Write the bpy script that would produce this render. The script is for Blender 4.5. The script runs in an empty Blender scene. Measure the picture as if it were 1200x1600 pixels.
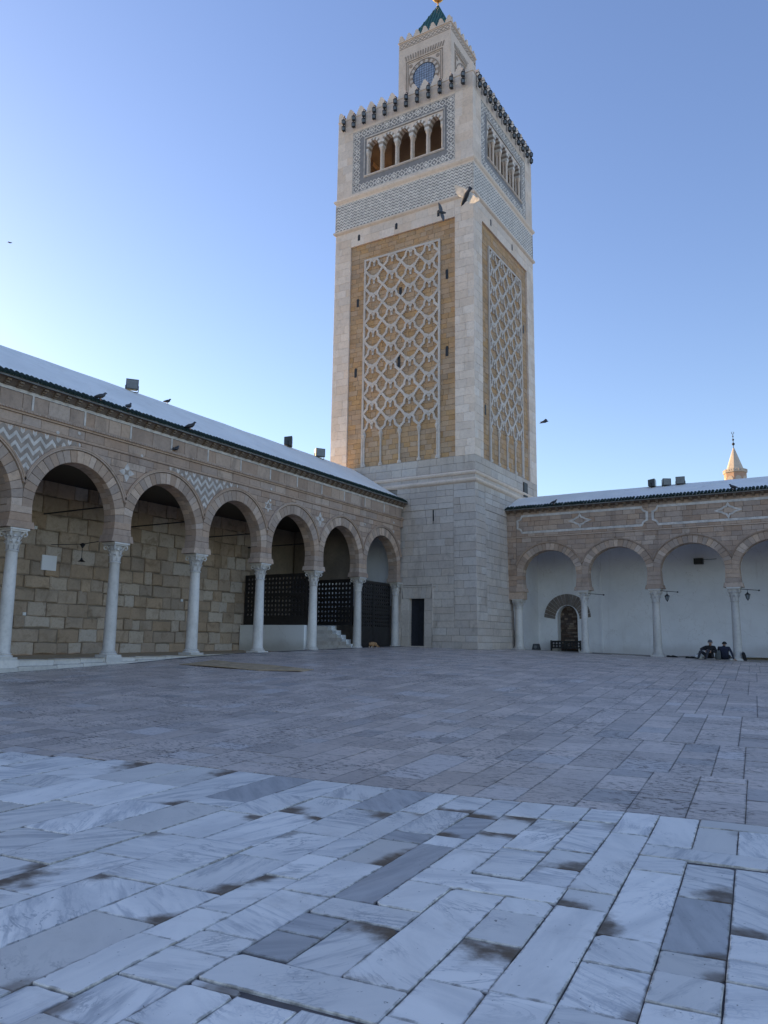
import bpy, math, random
import numpy as np
from mathutils import Vector, Matrix
random.seed(7)
rnd = random.random
def ru(a, b): return a + (b - a) * rnd()
PI = math.pi
scene = bpy.context.scene
COL = scene.collection

# ------------------------------------------------------------------ camera
YAW, PITCH, ROLL, FPX = 0.5471, 0.1671, 0.0138, 1204.3
CAM = Vector((0, 0, 0.2842))
fw = Vector((-math.sin(YAW) * math.cos(PITCH), math.cos(YAW) * math.cos(PITCH), math.sin(PITCH)))
rt0 = Vector((math.cos(YAW), math.sin(YAW), 0)); up0 = rt0.cross(fw)
rt = rt0 * math.cos(ROLL) + up0 * math.sin(ROLL)
up = -rt0 * math.sin(ROLL) + up0 * math.cos(ROLL)
cam = bpy.data.cameras.new('camera')
cam_o = bpy.data.objects.new('camera', cam); COL.objects.link(cam_o)
M = Matrix((rt, up, -fw)).transposed().to_4x4(); M.translation = CAM
cam_o.matrix_world = M
cam.sensor_fit = 'VERTICAL'; cam.sensor_height = 32.0
cam.lens = FPX / 1600 * 32.0
cam.clip_start = 0.05; cam.clip_end = 3000
scene.camera = cam_o
scene.render.resolution_x = 768; scene.render.resolution_y = 1024

# ------------------------------------------------------------------ light
SUN_EL, SUN_AZ = math.radians(12.0), math.radians(4)      # low sun behind the left arcade
sdir = Vector((-math.cos(SUN_EL) * math.cos(SUN_AZ), math.cos(SUN_EL) * math.sin(SUN_AZ), math.sin(SUN_EL)))
world = bpy.data.worlds.new('World'); scene.world = world; world.use_nodes = True
wn = world.node_tree; bg = wn.nodes['Background']
sky = wn.nodes.new('ShaderNodeTexSky'); sky.sky_type = 'NISHITA'; sky.sun_disc = False
sky.sun_elevation = SUN_EL; sky.sun_rotation = math.atan2(sdir.x, sdir.y)
sky.altitude = 0; sky.air_density = 1.0; sky.dust_density = 0.45; sky.ozone_density = 1.9
gam = wn.nodes.new('ShaderNodeGamma'); gam.inputs[1].default_value = 0.88
hsv = wn.nodes.new('ShaderNodeHueSaturation'); hsv.inputs['Saturation'].default_value = 1.13; hsv.inputs['Hue'].default_value = 0.519
wn.links.new(sky.outputs[0], gam.inputs[0]); wn.links.new(gam.outputs[0], hsv.inputs['Color'])
wn.links.new(hsv.outputs[0], bg.inputs[0]); bg.inputs[1].default_value = 0.15
sun = bpy.data.lights.new('sun', 'SUN'); sun.energy = 3.5; sun.angle = math.radians(0.5)
sun.color = (1.0, 0.66, 0.34)
sun_o = bpy.data.objects.new('sun', sun); COL.objects.link(sun_o)
sun_o.rotation_euler = sdir.to_track_quat('Z', 'Y').to_euler()
sun_o.location = (-40, 10, 30)
scene.view_settings.view_transform = 'Standard'; scene.view_settings.look = 'None'
scene.view_settings.gamma = 1.0; scene.view_settings.use_curve_mapping = False
scene.view_settings.exposure = 1.24

# ------------------------------------------------------------------ materials
class NT:
    def __init__(s, name):
        s.m = bpy.data.materials.new(name); s.m.use_nodes = True
        s.t = s.m.node_tree; s.b = s.t.nodes['Principled BSDF']
    def n(s, typ, **kw):
        o = s.t.nodes.new(typ)
        for k, v in kw.items():
            if k[0] == '_': setattr(o, k[1:], v)
            else:
                key = int(k[1:]) if k[0] == 'i' and k[1:].isdigit() else k.replace('_', ' ')
                if isinstance(v, bpy.types.NodeSocket): s.t.links.new(v, o.inputs[key])
                else: o.inputs[key].default_value = v
        return o
    def math(s, op, a, b=0.0, c=None, clamp=False):
        o = s.n('ShaderNodeMath', _operation=op, _use_clamp=clamp)
        for i, v in enumerate((a, b) if c is None else (a, b, c)):
            if isinstance(v, bpy.types.NodeSocket): s.t.links.new(v, o.inputs[i])
            else: o.inputs[i].default_value = v
        return o.outputs[0]
    def vmath(s, op, a, b):
        o = s.n('ShaderNodeVectorMath', _operation=op)
        for i, v in enumerate((a, b)):
            if isinstance(v, bpy.types.NodeSocket): s.t.links.new(v, o.inputs[i])
            else: o.inputs[i].default_value = v
        return o.outputs[0]
    def mix(s, f, a, b):
        o = s.n('ShaderNodeMix', _data_type='RGBA')
        for i, v in ((0, f), (6, a), (7, b)):
            if isinstance(v, bpy.types.NodeSocket): s.t.links.new(v, o.inputs[i])
            else: o.inputs[i].default_value = v if i == 0 else (tuple(v) + (1,) if len(v) == 3 else v)
        return o.outputs[2]
    def ss(s, x, a, b):
        o = s.n('ShaderNodeMapRange', _interpolation_type='SMOOTHSTEP')
        s.t.links.new(x, o.inputs[0]); o.inputs[1].default_value = a; o.inputs[2].default_value = b
        return o.outputs[0]
    def noise(s, vec, scale, detail=5, rough=0.6, dist=0.0):
        return s.n('ShaderNodeTexNoise', Vector=vec, Scale=scale, Detail=detail, Roughness=rough, Distortion=dist).outputs[0]
    def rand(s):
        oi = s.n('ShaderNodeObjectInfo'); g = s.n('ShaderNodeNewGeometry')
        return s.math('FRACT', s.math('ADD', oi.outputs['Random'], s.math('MULTIPLY', g.outputs['Random Per Island'], 7.31)))
    def coord(s): return s.n('ShaderNodeTexCoord').outputs['Object']
    def bump(s, h, strength, dist=0.02):
        o = s.n('ShaderNodeBump', Strength=strength, Distance=dist, Height=h)
        s.t.links.new(o.outputs[0], s.b.inputs['Normal'])
    def out(s, col=None, rough=None, metallic=None, spec=None):
        for k, v in (('Base Color', col), ('Roughness', rough), ('Metallic', metallic), ('Specular IOR Level', spec)):
            if v is None: continue
            if isinstance(v, bpy.types.NodeSocket): s.t.links.new(v, s.b.inputs[k])
            else: s.b.inputs[k].default_value = tuple(v) + (1,) if isinstance(v, (tuple, list)) and len(v) == 3 else v
        return s.m

def stone(name, c1, c2, piece=0.25, c3=None, stain=None, stain_amt=0.5, rough=0.85, bump=0.5, sc=1.0, pits=0.0, streak=0.0):
    t = NT(name); co = t.coord(); r = t.rand()
    big = t.noise(co, 0.9 * sc, 4); fine = t.noise(co, 9 * sc, 8, 0.7)
    c = t.mix(t.ss(big, .32, .68), c1, c2)
    if c3: c = t.mix(t.math('MULTIPLY', t.ss(r, .55, .95), .8), c, c3)
    c = t.mix(t.math('MULTIPLY', t.ss(fine, .42, .75), .45), c, tuple(x * .62 for x in c2))
    v = t.math('ADD', 1 - piece, t.math('MULTIPLY', r, 2 * piece))
    c = t.mix(1.0, c, c) if False else c
    hs = t.n('ShaderNodeHueSaturation', Value=v, Color=c, Saturation=t.math('ADD', .85, t.math('MULTIPLY', t.math('FRACT', t.math('MULTIPLY', r, 5.7)), .3)))
    c = hs.outputs[0]
    if stain:
        s1 = t.n('ShaderNodeMapping', Vector=co, Scale=(1, 1, .35 if streak else 1)).outputs[0]
        c = t.mix(t.math('MULTIPLY', t.ss(t.noise(s1, 1.7 * sc, 6, .65, .6), .5, .72), stain_amt), c, stain)
    if pits:
        p = t.ss(t.noise(co, 26 * sc, 3, .5), .62, .72)
        c = t.mix(t.math('MULTIPLY', p, pits), c, tuple(x * .35 for x in c2))
    h = t.math('ADD', t.math('MULTIPLY', big, .6), t.math('MULTIPLY', fine, .5))
    t.bump(h, bump, .03)
    return t.out(c, rough)
def plain(name, c, rough=.6, var=.12, sc=4, metallic=0.0, bump=.2, spec=.5):
    t = NT(name); co = t.coord(); n = t.noise(co, sc, 6); n2 = t.noise(co, sc * 7, 4)
    col = t.mix(t.ss(n, .3, .7), tuple(x * (1 - var) for x in c), tuple(min(1, x * (1 + var)) for x in c))
    col = t.mix(t.math('MULTIPLY', t.ss(n2, .55, .75), var), col, tuple(x * .6 for x in c))
    t.bump(t.math('ADD', n, t.math('MULTIPLY', n2, .4)), bump, .01)
    return t.out(col, rough, metallic, spec)
def plaster(name, c, dirt=(.36, .33, .29), amt=.35):
    t = NT(name); co = t.coord()
    n = t.noise(co, .6, 5); m = t.n('ShaderNodeMapping', Vector=co, Scale=(2.2, 2.2, .25)).outputs[0]
    st = t.noise(m, 1.4, 6, .65, .4); f = t.noise(co, 22, 4); pa = t.noise(co, 1.3, 3, .5, .8)
    col = t.mix(t.ss(n, .3, .7), c, tuple(x * .9 for x in c))
    col = t.mix(t.math('MULTIPLY', t.ss(pa, .57, .60), .3), col, tuple(x * .86 for x in c))
    col = t.mix(t.math('MULTIPLY', t.ss(st, .54, .8), amt), col, dirt)
    ck = t.n('ShaderNodeTexVoronoi', _feature='DISTANCE_TO_EDGE', Vector=t.vmath('ADD', co, t.n('ShaderNodeTexNoise', Vector=co, Scale=2.0, Detail=5.0).outputs['Color']), Scale=.55).outputs[0]
    col = t.mix(t.math('MULTIPLY', t.ss(ck, .006, .0), .5), col, dirt)
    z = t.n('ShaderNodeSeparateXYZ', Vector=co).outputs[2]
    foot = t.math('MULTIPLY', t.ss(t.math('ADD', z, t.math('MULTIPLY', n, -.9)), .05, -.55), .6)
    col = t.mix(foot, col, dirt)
    t.bump(t.math('ADD', n, t.math('MULTIPLY', f, .2)), .35, .03)
    return t.out(col, .8)

STAINS = [(-4.30, 3.06, .34, .10), (-4.24, 3.72, .26, .11), (-4.02, 3.08, .1, .06), (-5.32, 5.17, .16, .09), (-4.33, 4.85, .12, .06),
          (-7.1, 6.09, .34, .14), (-3.2, 3.06, .12, .05), (-2.14, 3.50, .12, .14), (-1.55, 3.56, .16, .16), (-4.32, 5.72, .17, .13), (-4.01, 5.37, .08, .07),
          (-3.64, 5.8, .14, .1), (-2.86, 4.6, .28, .05), (-2.39, 5.49, .1, .16), (-2.74, 5.72, .1, .08), (-.78, 5.14, .2, .09), (-1.67, 5.19, .17, .1),
          (-1.12, 4.32, .2, .05), (-1.44, 4.5, .1, .09), (-.53, 4.48, .1, .14), (-2.47, 6.23, .12, .2), (-1.47, 3.61, .1, .08), (-1.25, 6.0, .07, .14),
          (-.69, 4.1, .05, .05), (-3.22, 3.72, .16, .05), (-4.54, 3.12, .14, .05), (-5.9, 6.2, .3, .1), (-2.9, 6.3, .1, .2), (-3.5, 4.2, .05, .05)]
def edge_dist(t):
    a = t.n('ShaderNodeUVMap', _uv_map='UVMap').outputs[0]; b = t.n('ShaderNodeUVMap', _uv_map='Opp').outputs[0]
    sa = t.n('ShaderNodeSeparateXYZ', Vector=a); sb = t.n('ShaderNodeSeparateXYZ', Vector=b)
    return sa, t.math('MINIMUM', t.math('MINIMUM', sa.outputs[0], sa.outputs[1]), t.math('MINIMUM', sb.outputs[0], sb.outputs[1]))
def stains_mask(t, co, sa):
    oc = t.n('ShaderNodeSeparateColor', Color=t.n('ShaderNodeObjectInfo').outputs['Color'])
    wn_ = t.noise(co, 7, 5, .6); wz = t.math('MULTIPLY', t.math('SUBTRACT', wn_, .5), 1.5)
    du = t.math('DIVIDE', sa.outputs[0], t.math('ADD', oc.outputs[1], .001)); dv = t.math('DIVIDE', sa.outputs[1], t.math('ADD', oc.outputs[2], .001))
    d = t.math('ADD', t.math('SQRT', t.math('ADD', t.math('MULTIPLY', du, du), t.math('MULTIPLY', dv, dv))), wz)
    return t.math('MULTIPLY', t.ss(d, 1.15, .35), oc.outputs[0])
def marble():
    t = NT('white_marble'); co = t.coord(); r = t.rand()
    off = t.n('ShaderNodeCombineXYZ', X=t.math('MULTIPLY', r, 37.), Y=t.math('MULTIPLY', r, 91.), Z=0.0).outputs[0]
    ang = t.math('MULTIPLY', t.math('FRACT', t.math('MULTIPLY', r, 13.7)), 3.14)
    rot = t.n('ShaderNodeVectorRotate', _rotation_type='Z_AXIS', Vector=t.vmath('ADD', co, off), Angle=ang).outputs[0]
    st = t.n('ShaderNodeMapping', Vector=rot, Scale=(1, 3.2, 1)).outputs[0]
    cloud = t.noise(st, 1.1, 6, .6, .5)
    f1 = t.math('FRACT', t.math('MULTIPLY', r, 3.31)); f2 = t.math('FRACT', t.math('MULTIPLY', r, 8.9)); f3 = t.math('FRACT', t.math('MULTIPLY', r, 21.3)); f4 = t.math('FRACT', t.math('MULTIPLY', r, 47.7))
    streak = t.n('ShaderNodeMapping', Vector=rot, Scale=(1, 7, 1)).outputs[0]
    sk = t.noise(streak, 1.5, 9, .7, .35)
    vmask = t.ss(t.noise(rot, 1.7, 3), .45, .68)
    vn = t.noise(st, 1.5, 9, .66, .9)
    vein = t.math('MULTIPLY', t.ss(t.math('ABSOLUTE', t.math('SUBTRACT', vn, .5)), .03, .0), vmask)
    brec = t.n('ShaderNodeTexVoronoi', _feature='DISTANCE_TO_EDGE', Vector=t.vmath('ADD', rot, t.n('ShaderNodeTexNoise', Vector=rot, Scale=4.0, Detail=4.0).outputs['Color']), Scale=7.0).outputs[0]
    brv = t.math('MULTIPLY', t.math('MULTIPLY', t.ss(brec, .09, .0), vmask), t.ss(f4, .74, .78))
    c = t.mix(t.math('MULTIPLY', t.ss(cloud, .36, .72), t.math('ADD', .35, t.math('MULTIPLY', f3, .65))), (.92, .845, .755), (.64, .60, .555))
    c = t.mix(t.math('MULTIPLY', t.ss(sk, .47, .66), t.math('MULTIPLY', t.ss(f2, .3, .55), .75)), c, (.42, .41, .405))
    c = t.mix(t.math('MULTIPLY', vein, t.math('MULTIPLY', t.ss(f4, .1, .4), .8)), c, (.33, .325, .325))
    c = t.mix(t.math('MULTIPLY', brv, .5), c, (.36, .37, .40))
    c = t.mix(t.math('MULTIPLY', t.math('MAXIMUM', t.ss(t.n('ShaderNodeObjectInfo').outputs['Alpha'], .8, .5), t.ss(f1, .975, .985)), .8), c, t.mix(t.ss(sk, .35, .65), (.44, .42, .405), (.29, .28, .28)))
    c = t.mix(t.math('MULTIPLY', t.ss(f1, .1, .06), .45), c, (.56, .49, .41))
    v = t.math('ADD', .82, t.math('MULTIPLY', f3, .24))
    c = t.n('ShaderNodeHueSaturation', Value=v, Color=c).outputs[0]
    dirt = t.ss(t.noise(co, 2.3, 7, .68, .5), .54, .74)
    c = t.mix(t.math('MULTIPLY', dirt, .3), c, (.36, .30, .245))
    sp = t.ss(t.noise(co, 34, 3, .55), .69, .74)
    c = t.mix(t.math('MULTIPLY', sp, .75), c, (.07, .055, .045))
    sa, ed = edge_dist(t); s = stains_mask(t, co, sa)
    en = t.noise(co, 14, 4)
    edirt = t.math('MULTIPLY', t.ss(t.math('ADD', ed, t.math('MULTIPLY', t.math('SUBTRACT', en, .42), .05)), .016, .0), .7)
    c = t.mix(edirt, c, (.15, .125, .10))
    inner = t.noise(co, 9, 5)
    c = t.mix(t.math('MULTIPLY', s, t.math('ADD', .55, t.math('MULTIPLY', inner, .8)), clamp=True), c, (.10, .062, .033))
    f = t.noise(co, 55, 5, .6); lo = t.noise(co, 5, 5, .6)
    t.bump(t.math('ADD', t.math('MULTIPLY', f, .16), t.math('SUBTRACT', lo, t.math('MULTIPLY', sp, .4))), .32, .012)
    rough = t.math('ADD', .33, t.math('MULTIPLY', lo, .3))
    return t.out(c, rough, spec=.45)
def grey_slab():
    t = NT('grey_limestone_paving'); co = t.coord(); r = t.rand()
    m = t.n('ShaderNodeMapping', Vector=co, Scale=(1, 1.0, 1), Rotation=(0, 0, .1)).outputs[0]
    mm = t.n('ShaderNodeMapping', Vector=m, Scale=(.7, 1.5, 1)).outputs[0]
    a = t.noise(co, 1.3, 6); b = t.noise(mm, 15, 8, .7, .6)
    c = t.mix(t.ss(a, .3, .7), (.67, .545, .46), (.54, .445, .38))
    c = t.mix(t.math('MULTIPLY', t.ss(t.math('FRACT', t.math('MULTIPLY', r, 4.7)), .86, .9), .6), c, (.62, .56, .52))
    c = t.mix(t.math('MULTIPLY', t.ss(t.math('FRACT', t.math('MULTIPLY', r, 9.7)), .88, .92), .35), c, (.2, .18, .17))
    v = t.math('ADD', .84, t.math('MULTIPLY', r, .3))
    c = t.n('ShaderNodeHueSaturation', Value=v, Color=c).outputs[0]
    patch = t.ss(t.noise(co, .9, 5), .40, .62)
    sa, ed = edge_dist(t)
    c = t.mix(t.math('MULTIPLY', t.ss(t.math('ADD', ed, t.math('MULTIPLY', t.math('SUBTRACT', t.noise(co, 16, 3), .45), .06)), .02, .0), .65), c, (.13, .11, .1))
    pit = t.math('MULTIPLY', t.ss(b, .50, .60), t.math('ADD', .25, t.math('MULTIPLY', patch, .7)))
    c = t.mix(pit, c, (.145, .115, .095))
    f = t.noise(co, 40, 4); wav = t.noise(co, 3.2, 4)
    t.bump(t.math('ADD', t.math('MULTIPLY', wav, .8), t.math('SUBTRACT', t.math('MULTIPLY', f, .12), t.math('MULTIPLY', pit, .5))), .3, .012)
    rough = t.math('ADD', .27, t.math('ADD', t.math('MULTIPLY', pit, .3), t.math('MULTIPLY', a, .22)))
    return t.out(c, rough, spec=.38)

MARBLE = marble(); GREY = grey_slab()
BED = stone('joint_mortar', (.07, .06, .052), (.04, .035, .03), 0, rough=.95)
BEDG = stone('grey_joint_mortar', (.15, .13, .12), (.1, .085, .08), 0, rough=.95)
SAND = stone('arcade_sandstone', (.47, .335, .25), (.39, .275, .205), .1, c3=(.50, .37, .28), stain=(.16, .12, .095), stain_amt=.5, streak=1, pits=.4)
VOUS = stone('voussoir_sandstone', (.47, .34, .255), (.39, .28, .21), .13, c3=(.55, .41, .31), stain=(.2, .145, .11), stain_amt=.35, pits=.3)
MORT = stone('sandstone_mortar', (.25, .185, .135), (.19, .14, .1), 0)
RUBBLE = stone('rubble_sandstone', (.47, .345, .245), (.38, .285, .205), .17, c3=(.46, .39, .325), stain=(.17, .11, .06), stain_amt=.6, bump=1.0, pits=.4, sc=1.4)
RUBM = stone('rubble_mortar', (.25, .19, .13), (.17, .13, .09), 0)
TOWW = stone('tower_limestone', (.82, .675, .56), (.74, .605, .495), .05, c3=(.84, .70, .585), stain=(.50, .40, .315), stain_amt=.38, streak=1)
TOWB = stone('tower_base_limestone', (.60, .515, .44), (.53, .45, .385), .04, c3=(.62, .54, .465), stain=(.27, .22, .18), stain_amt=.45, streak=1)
TOWM = stone('tower_mortar', (.36, .31, .26), (.29, .25, .21), 0)
TSAND = stone('tower_sandstone', (.56, .365, .205), (.45, .285, .16), .15, c3=(.46, .285, .16), stain=(.30, .195, .12), stain_amt=.55, pits=.5, sc=1.3)
LATT = stone('carved_limestone', (.66, .58, .51), (.57, .50, .44), .05, stain=(.36, .31, .25), stain_amt=.3)
WINL = plain('white_inlay_stone', (.58, .52, .465), .8, .2)
WINT = plain('pale_tower_inlay', (.72, .66, .60), .8, .15)
GINL = plain('grey_inlay_stone', (.33, .265, .215), .85, .2)
DARKI = plain('dark_slate_inlay', (.17, .16, .155), .8)
BLUEG = plain('grey_blue_marble', (.25, .235, .23), .7)
COLM = stone('column_marble', (.66, .61, .56), (.56, .525, .485), .12, stain=(.34, .30, .26), stain_amt=.35, rough=.5, bump=.15, streak=1)
WPLA = plaster('white_plaster', (.86, .85, .86), (.55, .51, .49), amt=.35)
WROOF = plaster('whitewash_roof', (.88, .86, .82), (.50, .47, .43), .4)
WCHK = plaster('white_painted_block', (.78, .78, .77), amt=.2)
GTILE = plain('green_glazed_tile', (.018, .03, .024), .8, .5, 9, spec=.12)
GROOF = plain('green_roof_tile', (.012, .085, .068), .45, .25, 3)
FASC = plain('grey_gutter_board', (.20, .195, .185), .8, spec=.2)
WOODD = plain('dark_stained_wood', (.016, .014, .014), .5, .4, 6)
DOORM = plain('dark_blue_black_door', (.014, .016, .024), .45, .3, 6)
IRON = plain('black_iron', (.02, .02, .022), .5, .3, 8, .3)
LGLASS = plain('milky_lantern_glass', (.22, .24, .25), .15, .1)
WGLASS = plain('blue_lattice_glass', (.27, .33, .44), .12, .2)
GOLD = plain('gilded_copper', (.72, .42, .14), .25, .2, 6, 1.0)
STEPM = stone('stair_stone', (.40, .35, .30), (.3, .265, .23), .2, stain=(.14, .11, .09))
STRAW = plain('straw_matting', (.44, .31, .18), .9, .22, 5, bump=.6)
METAL = plain('floodlight_housing', (.05, .055, .06), .4, .2, 6, .5)
LENS = plain('floodlight_lens', (.16, .165, .165), .2, .15)
WHITE = plain('white_plastic', (.75, .75, .74), .5, .05)
NICHV = stone('niche_voussoir_stone', (.26, .215, .185), (.2, .165, .145), .14, stain=(.1, .08, .07))
BRICK = stone('old_brick', (.125, .08, .06), (.085, .058, .05), .4, c3=(.26, .205, .16), pits=.3)
FARR = stone('far_red_brick', (.50, .30, .19), (.42, .25, .16), .08)
FARW = stone('far_cream_stone', (.62, .52, .42), (.52, .44, .36), .08)
EARTH = plain('distant_ground', (.25, .22, .18), .95)
SKIN = plain('skin', (.42, .24, .16), .55, .06)
BLACKC = plain('black_cloth', (.014, .013, .015), .9, .2, 10)
NAVYC = plain('navy_cloth', (.017, .021, .04), .9, .2, 10)
GREYC = plain('grey_green_cloth', (.10, .105, .10), .9, .2, 10)
DENIM = plain('dark_trousers', (.04, .04, .05), .9, .2, 10)
HAIR = plain('dark_hair', (.012, .01, .009), .7, .2, 20)
CAPM = plain('grey_knit_cap', (.09, .09, .10), .9, .2, 30)
FURM = plain('ginger_fur', (.36, .2, .09), .9, .3, 14)
FURW = plain('pale_fur', (.55, .45, .35), .9, .15, 14)
PIG = plain('pigeon_grey', (.085, .09, .10), .7, .35, 18)
PIGL = plain('pigeon_wing_pale', (.55, .52, .48), .7, .2, 18)
PIGD = plain('pigeon_dark', (.03, .032, .038), .6, .3, 18)

# ------------------------------------------------------------------ mesh helpers
class MB:
    def __init__(s): s.v = []; s.f = []; s.mi = []; s.sm = False
    def add(s, vs, fs, mi=0):
        o = len(s.v); s.v += [tuple(p) for p in vs]
        s.f += [tuple(i + o for i in f) for f in fs]; s.mi += [mi] * len(fs)
    def build(s, name, mats, parent=None, kind=None, label=None, smooth=False):
        me = bpy.data.meshes.new(name); me.from_pydata(s.v, [], s.f)
        for m in (mats if isinstance(mats, (list, tuple)) else [mats]): me.materials.append(m)
        if any(s.mi): me.polygons.foreach_set('material_index', s.mi)
        if smooth: me.polygons.foreach_set('use_smooth', [True] * len(me.polygons))
        o = bpy.data.objects.new(name, me); COL.objects.link(o)
        if parent is not None: attach(o, parent)
        if kind: o['kind'] = kind
        if label: o['label'] = label
        return o
WLOC = {}
def attach(o, parent):
    o.parent = parent
    l = WLOC.get(parent.name)
    if l is not None: o.matrix_parent_inverse = Matrix.Translation(-l)
def thing(name, loc, label, cat, group=None):
    o = bpy.data.objects.new(name, None); COL.objects.link(o); o.empty_display_size = .2
    o.location = loc; o['label'] = label; o['category'] = cat
    if group: o['group'] = group
    WLOC[o.name] = Vector(loc)
    return o
def tag(o, label, cat, group=None):
    o['label'] = label; o['category'] = cat
    if group: o['group'] = group
    return o

class Frame:
    """u along a wall, z up, d outward"""
    def __init__(s, o, u, n, batter=None): s.o = Vector(o); s.u = Vector(u); s.n = Vector(n); s.b = batter
    def P(s, u, z, d=0.0):
        if s.b:
            k = s.b[0] * max(0, 1 - z / s.b[1]); u = u + k * (u - s.b[2]) / s.b[3]; d = d + k
        p = s.o + s.u * u + s.n * d
        return (p.x, p.y, p.z + z)
def prism(mb, F, poly, d0, d1, inset=0.0, bev=0.0, mi=0, back=False):
    """poly CCW in (u,z); front at d1. inset/bev give an arris"""
    n = len(poly); cu = sum(p[0] for p in poly) / n; cz = sum(p[1] for p in poly) / n
    base = [F.P(u, z, d0) for u, z in poly]
    fs = []
    if inset:
        mid = [F.P(u, z, d1 - bev) for u, z in poly]; fr = []
        for u, z in poly:
            l = math.hypot(u - cu, z - cz) or 1; k = max(.2, 1 - inset * 1.3 / l)
            fr.append(F.P(cu + (u - cu) * k, cz + (z - cz) * k, d1))
        vs = base + mid + fr
        for i in range(n):
            j = (i + 1) % n; fs += [(i, j, n + j, n + i), (n + i, n + j, 2 * n + j, 2 * n + i)]
        fs.append(tuple(range(2 * n, 3 * n)))
    else:
        vs = base + [F.P(u, z, d1) for u, z in poly]
        for i in range(n):
            j = (i + 1) % n; fs.append((i, j, n + j, n + i))
        fs.append(tuple(range(n, 2 * n)))
    if back: fs.append(tuple(reversed(range(n))))
    mb.add(vs, fs, mi)
def box(mb, F, u0, u1, z0, z1, d0, d1, inset=0.0, bev=0.0, mi=0):
    prism(mb, F, [(u0, z0), (u1, z0), (u1, z1), (u0, z1)], d0, d1, inset, bev, mi, back=True)
W0 = Frame((0, 0, 0), (1, 0, 0), (0, -1, 0))       # u = X, d = -Y
def wbox(mb, x0, x1, y0, y1, z0, z1, mi=0): box(mb, W0, x0, x1, z0, z1, -y1, -y0, mi=mi)
def ribbon(mb, F, pts, w, d0, d1, closed=False, mi=0):
    n = len(pts); L = []; R = []
    for i, (u, z) in enumerate(pts):
        if closed: a, b = pts[i - 1], pts[(i + 1) % n]
        else: a, b = pts[max(0, i - 1)], pts[min(n - 1, i + 1)]
        tx, tz = b[0] - a[0], b[1] - a[1]; l = math.hypot(tx, tz) or 1; nx, nz = -tz / l, tx / l
        hw = w / 2
        if 0 < i < n - 1 or closed:
            p, q = pts[i - 1], pts[(i + 1) % n]
            e1 = Vector((u - p[0], z - p[1])); e2 = Vector((q[0] - u, q[1] - z))
            if e1.length > 1e-6 and e2.length > 1e-6:
                hw = hw / max(.55, math.sqrt(max(0, (1 + e1.normalized().dot(e2.normalized())) / 2)))
        L.append((u + nx * hw, z + nz * hw)); R.append((u - nx * hw, z - nz * hw))
    vs = [F.P(*p, d0) for p in L] + [F.P(*p, d0) for p in R] + [F.P(*p, d1) for p in L] + [F.P(*p, d1) for p in R]
    fs = []
    for i in range(n if closed else n - 1):
        j = (i + 1) % n
        fs += [(2 * n + i, 3 * n + i, 3 * n + j, 2 * n + j), (i, 2 * n + i, 2 * n + j, j), (3 * n + i, n + i, n + j, 3 * n + j)]
    if not closed:
        fs += [(0, n, 3 * n, 2 * n), (n - 1, 3 * n - 1, 4 * n - 1, 2 * n - 1)]
    mb.add(vs, fs, mi)
def lathe(mb, c, prof, n=16, axis='z', mi=0, sq=0.0):
    c = Vector(c); vs = []; fs = []
    for r, h in prof:
        for k in range(n):
            a = 2 * PI * k / n; ca, sa = math.cos(a), math.sin(a)
            if axis == 'z': vs.append((c.x + r * ca, c.y + r * sa, c.z + h))
            elif axis == 'y': vs.append((c.x + r * ca, c.y + h, c.z + r * sa))
            else: vs.append((c.x + h, c.y + r * ca, c.z + r * sa))
    m = len(prof)
    for i in range(m - 1):
        for k in range(n):
            j = (k + 1) % n; fs.append((i * n + k, i * n + j, (i + 1) * n + j, (i + 1) * n + k))
    fs.append(tuple(reversed(range(n)))); fs.append(tuple(range((m - 1) * n, m * n)))
    mb.add(vs, fs, mi)
def sweep(mb, pts, radii, n=8, mi=0):
    """tube through pts; radii are numbers or (side, vertical) pairs"""
    pts = [Vector(p) for p in pts]; m = len(pts); vs = []; fs = []
    for i, p in enumerate(pts):
        t = (pts[min(m - 1, i + 1)] - pts[max(0, i - 1)]).normalized()
        ref = Vector((0, 0, 1)) if abs(t.z) < .93 else Vector((1, 0, 0))
        s = t.cross(ref).normalized(); v = s.cross(t)
        r = radii[i] if isinstance(radii, (list, tuple)) else radii
        ra, rb = r if isinstance(r, (list, tuple)) else (r, r)
        for k in range(n):
            a = 2 * PI * k / n; q = p + s * ra * math.cos(a) + v * rb * math.sin(a); vs.append(tuple(q))
    for i in range(m - 1):
        for k in range(n):
            j = (k + 1) % n; fs.append((i * n + k, (i + 1) * n + k, (i + 1) * n + j, i * n + j))
    fs.append(tuple(range(n))); fs.append(tuple(reversed(range((m - 1) * n, m * n))))
    mb.add(vs, fs, mi)
def sphere(mb, c, r, n=12, mi=0, sz=1.0):
    prof = [(max(1e-4, r * math.sin(PI * k / 8)), -r * sz * math.cos(PI * k / 8)) for k in range(9)]
    lathe(mb, c, prof, n, mi=mi)
def share(src, name, loc, parent=None, rot=None):
    o = bpy.data.objects.new(name, src.data); COL.objects.link(o)
    o.location = loc
    if rot: o.rotation_euler = rot
    if parent is not None: attach(o, parent)
    return o

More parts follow.
